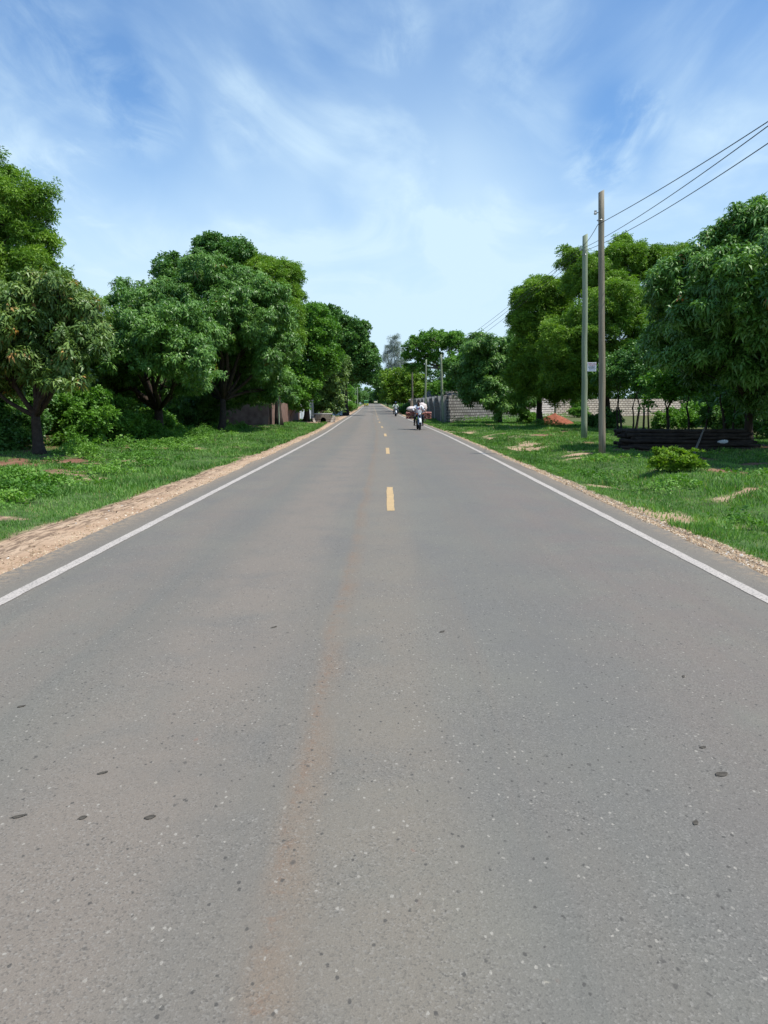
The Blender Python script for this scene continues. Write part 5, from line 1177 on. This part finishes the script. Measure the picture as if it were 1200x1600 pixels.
    mb = MB(); mb.tube([(0, .082, 1.55), (0, .060, 1.515), (0, .078, 1.505)], [.008, .016, .012], 8); mb.build('nose', 'skin', root, True)
    mb = MB(); mb.ball((0, .086, 1.478), (.024, .008, .007), 8, 6); mb.build('mouth', 'print_red', root, True)
    if logo:
        mb = MB(); mb.box((-.035, .112, 1.19), (.075, .012, .055)); mb.build('print', 'print_blue', st); mb = MB(); mb.box((.045, .112, 1.19), (.075, .012, .055)); mb.build('print', 'print_red', st)
    return root
def wheel(parent, y, r, w):
    mb = MB(); mb.torus((0, y, r), (1, 0, 0), r - w / 2, w / 2, 28, 10); wh = mb.build('wheel', 'tyre', parent, True)
    mb = MB(); mb.torus((0, y, r), (1, 0, 0), r - w - .005, .014, 28, 6); mb.tube([(-.05, y, r), (.05, y, r)], .035, 10)
    for k in range(10):
        a = k * math.pi / 5; mb.tube([(.02 * (-1) ** k, y, r), (0, y + (r - w) * math.cos(a), r + (r - w) * math.sin(a))], .005, 4)
    mb.build('rim', 'rim', wh)
def motorcycle(loc, rz, label, tank):
    b = empty('motorcycle', loc, rz, label, 'motorcycle'); wheel(b, -.66, .31, .095); wheel(b, .66, .31, .11)
    mb = MB()
    for s in (-1, 1): mb.tube([(s * .075, -.66, .31), (s * .075, -.52, .62), (s * .07, -.40, .95)], [.022, .026, .02], 8)
    mb.box((0, -.44, .86), (.18, .05, .03)); mb.build('fork', 'chrome', b)
    mb = MB(); P = []
    for k in range(9):
        a = R(20 + k * 15); P.append((a, -.66 - .365 * math.cos(a), .31 + .365 * math.sin(a)))
    V = [];
    for a, y, z in P: V += [(-.06, y, z - .01), (0, y - .012 * math.cos(a), z + .012), (.06, y, z - .01)]
    F = [f for i in range(8) for f in ((i * 3, i * 3 + 1, i * 3 + 4, i * 3 + 3), (i * 3 + 1, i * 3 + 2, i * 3 + 5, i * 3 + 4))]
    V2 = [(x * .95, y, z - .006) for x, y, z in V]; F += [tuple(i + 27 for i in reversed(f)) for f in F]; mb.add(V + V2, F); mb.build('mudguard', 'mudguard', b)
    mb = MB(); mb.tube([(-.36, -.20, 1.03), (-.28, -.27, 1.02), (-.12, -.34, .97), (.12, -.34, .97), (.28, -.27, 1.02), (.36, -.20, 1.03)], .013, 8); hb = mb.build('handlebar', 'chrome', b)
    for s in (-1, 1): mb = MB(); mb.tube([(s * .27, -.275, 1.02), (s * .37, -.195, 1.032)], .020, 8); mb.build('grip', 'black_plastic', hb)
    for s in (-1, 1): mb = MB(); mb.tube([(s * .2, -.30, 1.01), (s * .27, -.30, 1.15)], .006, 6); mb.ball((s * .28, -.30, 1.18), (.055, .015, .035), 10, 6); mb.build('mirror', 'black_plastic', hb)
    mb = MB(); mb.tube([(0, -.40, .90), (0, -.50, .90), (0, -.53, .90)], [.06, .095, .09], 16); hl = mb.build('headlight', 'black_plastic', b, True)
    mb = MB(); mb.ball((0, -.525, .90), (.082, .02, .082), 16, 8); mb.build('lens', 'lamp_glass', hl, True)
    mb = MB(); mb.box((0, -.46, 1.02), (.22, .03, .14), bev=.02); mb.build('number_plate', 'mudguard', b)
    for s in (-1, 1): mb = MB(); mb.ball((s * .17, -.44, .90), (.035, .04, .028), 10, 6); mb.build('indicator', 'indicator_orange', b, True)
    mb = MB(); mb.ball((0, -.10, .86), (.13, .26, .125), 16, 10); mb.build('fuel_tank', tank, b, True)
    mb = MB(); mb.box((0, .38, .80), (.24, .78, .085), bev=.03); mb.build('seat', 'seat_black', b)
    mb = MB(); mb.box((0, -.02, .42), (.22, .34, .26), bev=.04); mb.tube([(0, -.10, .50), (0, -.16, .72)], [.085, .075], 12)
    for k in range(5): mb.box((0, -.11 - k * .012, .54 + k * .035), (.19, .16, .01))
    mb.build('engine', 'engine', b)
    mb = MB(); mb.tube([(0, -.38, .93), (0, -.30, .55), (0, -.12, .30), (0, .25, .30), (0, .62, .34)], .026, 8); mb.tube([(0, -.36, .90), (0, 0, .78), (0, .75, .76)], .024, 8); mb.tube([(-.12, .30, .74), (-.10, .62, .34)], .018, 6); mb.tube([(.12, .30, .74), (.10, .62, .34)], .018, 6); mb.build('frame', 'black_plastic', b)
    mb = MB(); mb.tube([(.11, -.20, .45), (.14, -.18, .25), (.15, .2, .24), (.16, .75, .34)], [.02, .022, .03, .042], 10); mb.build('exhaust', 'chrome', b, True)
    mb = MB(); mb.tube([(-.27, .07, .24), (.27, .07, .24)], .014, 6); mb.build('footrest', 'black_plastic', b)
    mb = MB(); mb.box((0, .80, .86), (.34, .46, .02)); 
    for s in (-1, 1): mb.tube([(s * .16, .58, .86), (s * .16, 1.02, .88), (s * .16, .98, 1.0)], .010, 6)
    mb.build('carrier', 'engine', b)
    return b
by = 43.8; bx_ = at(654.2, 671, by).x; z0 = float(rise(by)) + .012
motorcycle((bx_, by, z0), R(3), 'nearer motorcycle with pale front mudguard and round headlight, loaded with goods', 'tank_red')
rider((bx_, by, z0), R(3), 'rider in a white shirt with a small print on the loaded nearer motorcycle', 'shirt_white', 'trousers_dark', logo=True)
def lump(name, label, cat, c, r, m, seed, group=None):
    root = MB(); root.ball((0, 0, 0), r, 18, 12, lump=.22, seed=seed); o = root.build(name, m, smooth=True, loc=c); tag(o, label, cat, group)
lump('sack', 'flat white sack strapped behind the nearer rider, on the left in the photo', 'sack', (bx_ - .34, by + .62, z0 + 1.16), (.34, .26, .15), 'sack', 3)
lump('sack', 'tall bulging white sack behind the nearer rider, on the right in the photo', 'sack', (bx_ + .24, by + .60, z0 + 1.25), (.26, .24, .27), 'sack', 7)
def stack(label, sx, seed):
    rg_ = random.Random(seed); root = empty('goods_stack', (bx_ + sx * .44, by + .62, z0 + .62), R(3), label, 'goods')
    for k in range(3):
        mb = MB(); w = .50 + .05 * (k == 0); mb.box((sx * .02 * k, 0, k * .135), (w, .5, .025), bev=.006); mb.build('tray', 'tray_wood', root)
        mb = MB()
        for q in range(7): mb.ball((sx * .02 * k - w / 2 + .05 + q * (w - .08) / 6, rg_.uniform(-.16, -.05), k * .135 + .062), (.055, rg_.uniform(.1, .15), .05), 8, 6, lump=.3, seed=q + k)
        for q in range(5): mb.ball((sx * .02 * k - w / 2 + .08 + q * (w - .1) / 5, .12, k * .135 + .062), (.07, .1, .05), 8, 6, lump=.3, seed=q + k + 9)
        mb.build('packets', 'pack_red', root)
stack('stack of red and white packets hung on the left of the nearer motorcycle', -1, 2)
stack('stack of red and white packets hung on the right of the nearer motorcycle', 1, 5)
by = 89.0; bx_ = at(618.3, 650, by).x; z0 = float(rise(by)) + .012
motorcycle((bx_, by, z0), R(3), 'farther small motorcycle following near the right edge line', 'tank_green')
rider((bx_, by, z0), R(3), 'rider in a pale green white shirt and cap on the farther motorcycle', 'shirt_pale', 'trousers_grey', hat=True)

def three_wheeler():
    Y = 226.; x = at(572.2, 636, Y).x; z = float(rise(Y)) + .012; b = empty('three_wheeler', (x, Y, z), R(1.2), 'yellow and green three wheeled taxi far down the left lane', 'three wheeler')
    mb = MB(); mb.box((0, .1, .58), (1.28, 2.3, .62), bev=.10); mb.build('body', 'auto_yellow', b)
    mb = MB(); mb.prism([(-1.05, .9), (1.15, .9), (.85, 1.55), (.75, 1.78), (-1.0, 1.80), (-1.08, 1.6)], -.60, .60, 'x'); cn = mb.build('canopy', 'auto_green', b)
    mb = MB(); mb.box((-.0, -1.075, 1.38), (.84, .02, .30), bev=.004); mb.build('rear_window', 'glass_dark', cn)
    for s in (-1, 1):
        mb = MB(); mb.box((s * .602, -.1, 1.28), (.02, 1.2, .42)); mb.build('side_opening', 'glass_dark', cn)
        mb = MB(); mb.torus((s * .52, -.62, .22), (1, 0, 0), .15, .07, 18, 8); mb.build('wheel', 'tyre', b)
        mb = MB(); mb.box((s * .50, -1.055, .62), (.12, .03, .16), bev=.01); mb.build('tail_light', 'tail_red', b)
    mb = MB(); mb.torus((0, 1.2, .22), (1, 0, 0), .15, .07, 18, 8); mb.build('wheel', 'tyre', b)
    mb = MB(); mb.box((0, -1.07, .42), (.9, .06, .10), bev=.02); mb.build('bumper', 'black_plastic', b)
    mb = MB(); mb.box((0, -1.058, .62), (.36, .015, .12)); mb.build('number_plate', 'mudguard', b)
three_wheeler()
def van():
    Y = 400.; x = at(587, 632, Y).x; z = float(rise(Y)) + .012; b = empty('van', (x, Y, z), R(1), 'small pale van coming far away where the road vanishes', 'van')
    mb = MB(); mb.prism([(-2.2, .35), (2.2, .35), (2.2, 2.15), (-1.5, 2.2), (-2.0, 1.3), (-2.2, 1.05)], -.85, .85, 'x'); mb.build('body', 'van_paint', b)
    mb = MB(); mb.add([(-.74, -2.02, 1.32), (.74, -2.02, 1.32), (.70, -1.58, 2.1), (-.70, -1.58, 2.1), (-.74, -1.96, 1.32), (.74, -1.96, 1.32), (.70, -1.5, 2.1), (-.70, -1.5, 2.1)], [(0, 1, 2, 3), (7, 6, 5, 4), (0, 4, 5, 1), (1, 5, 6, 2), (2, 6, 7, 3), (3, 7, 4, 0)]); mb.build('windscreen', 'glass_dark', b)
    for s in (-1, 1):
        for y in (-1.35, 1.35): mb = MB(); mb.torus((s * .76, y, .33), (1, 0, 0), .24, .09, 18, 8); mb.build('wheel', 'tyre', b)
        mb = MB(); mb.ball((s * .62, -2.2, .85), (.13, .03, .09), 10, 6); mb.build('headlight', 'lamp_glass', b)
        mb = MB(); mb.box((s * .855, .2, 1.65), (.02, 2.8, .55)); mb.build('side_window', 'glass_dark', b)
    mb = MB(); mb.box((0, -2.23, .5), (1.6, .08, .2), bev=.03); mb.build('bumper', 'black_plastic', b)
van()
c = at(562.4, 632, 232); r_ = empty('sign_board', (c.x, c.y, float(land(c.x, c.y))), 0, 'low white board on the left verge beside the three wheeler', 'sign')
mb = MB(); mb.box((0, 0, .95), (.85, .04, .5), bev=.08); mb.build('board', 'board_white', r_)
for s in (-1, 1): mb = MB(); mb.tube([(s * .32, .045, -.05), (s * .32, .045, 1.1)], .03, 8); mb.build('post', 'steel', r_)
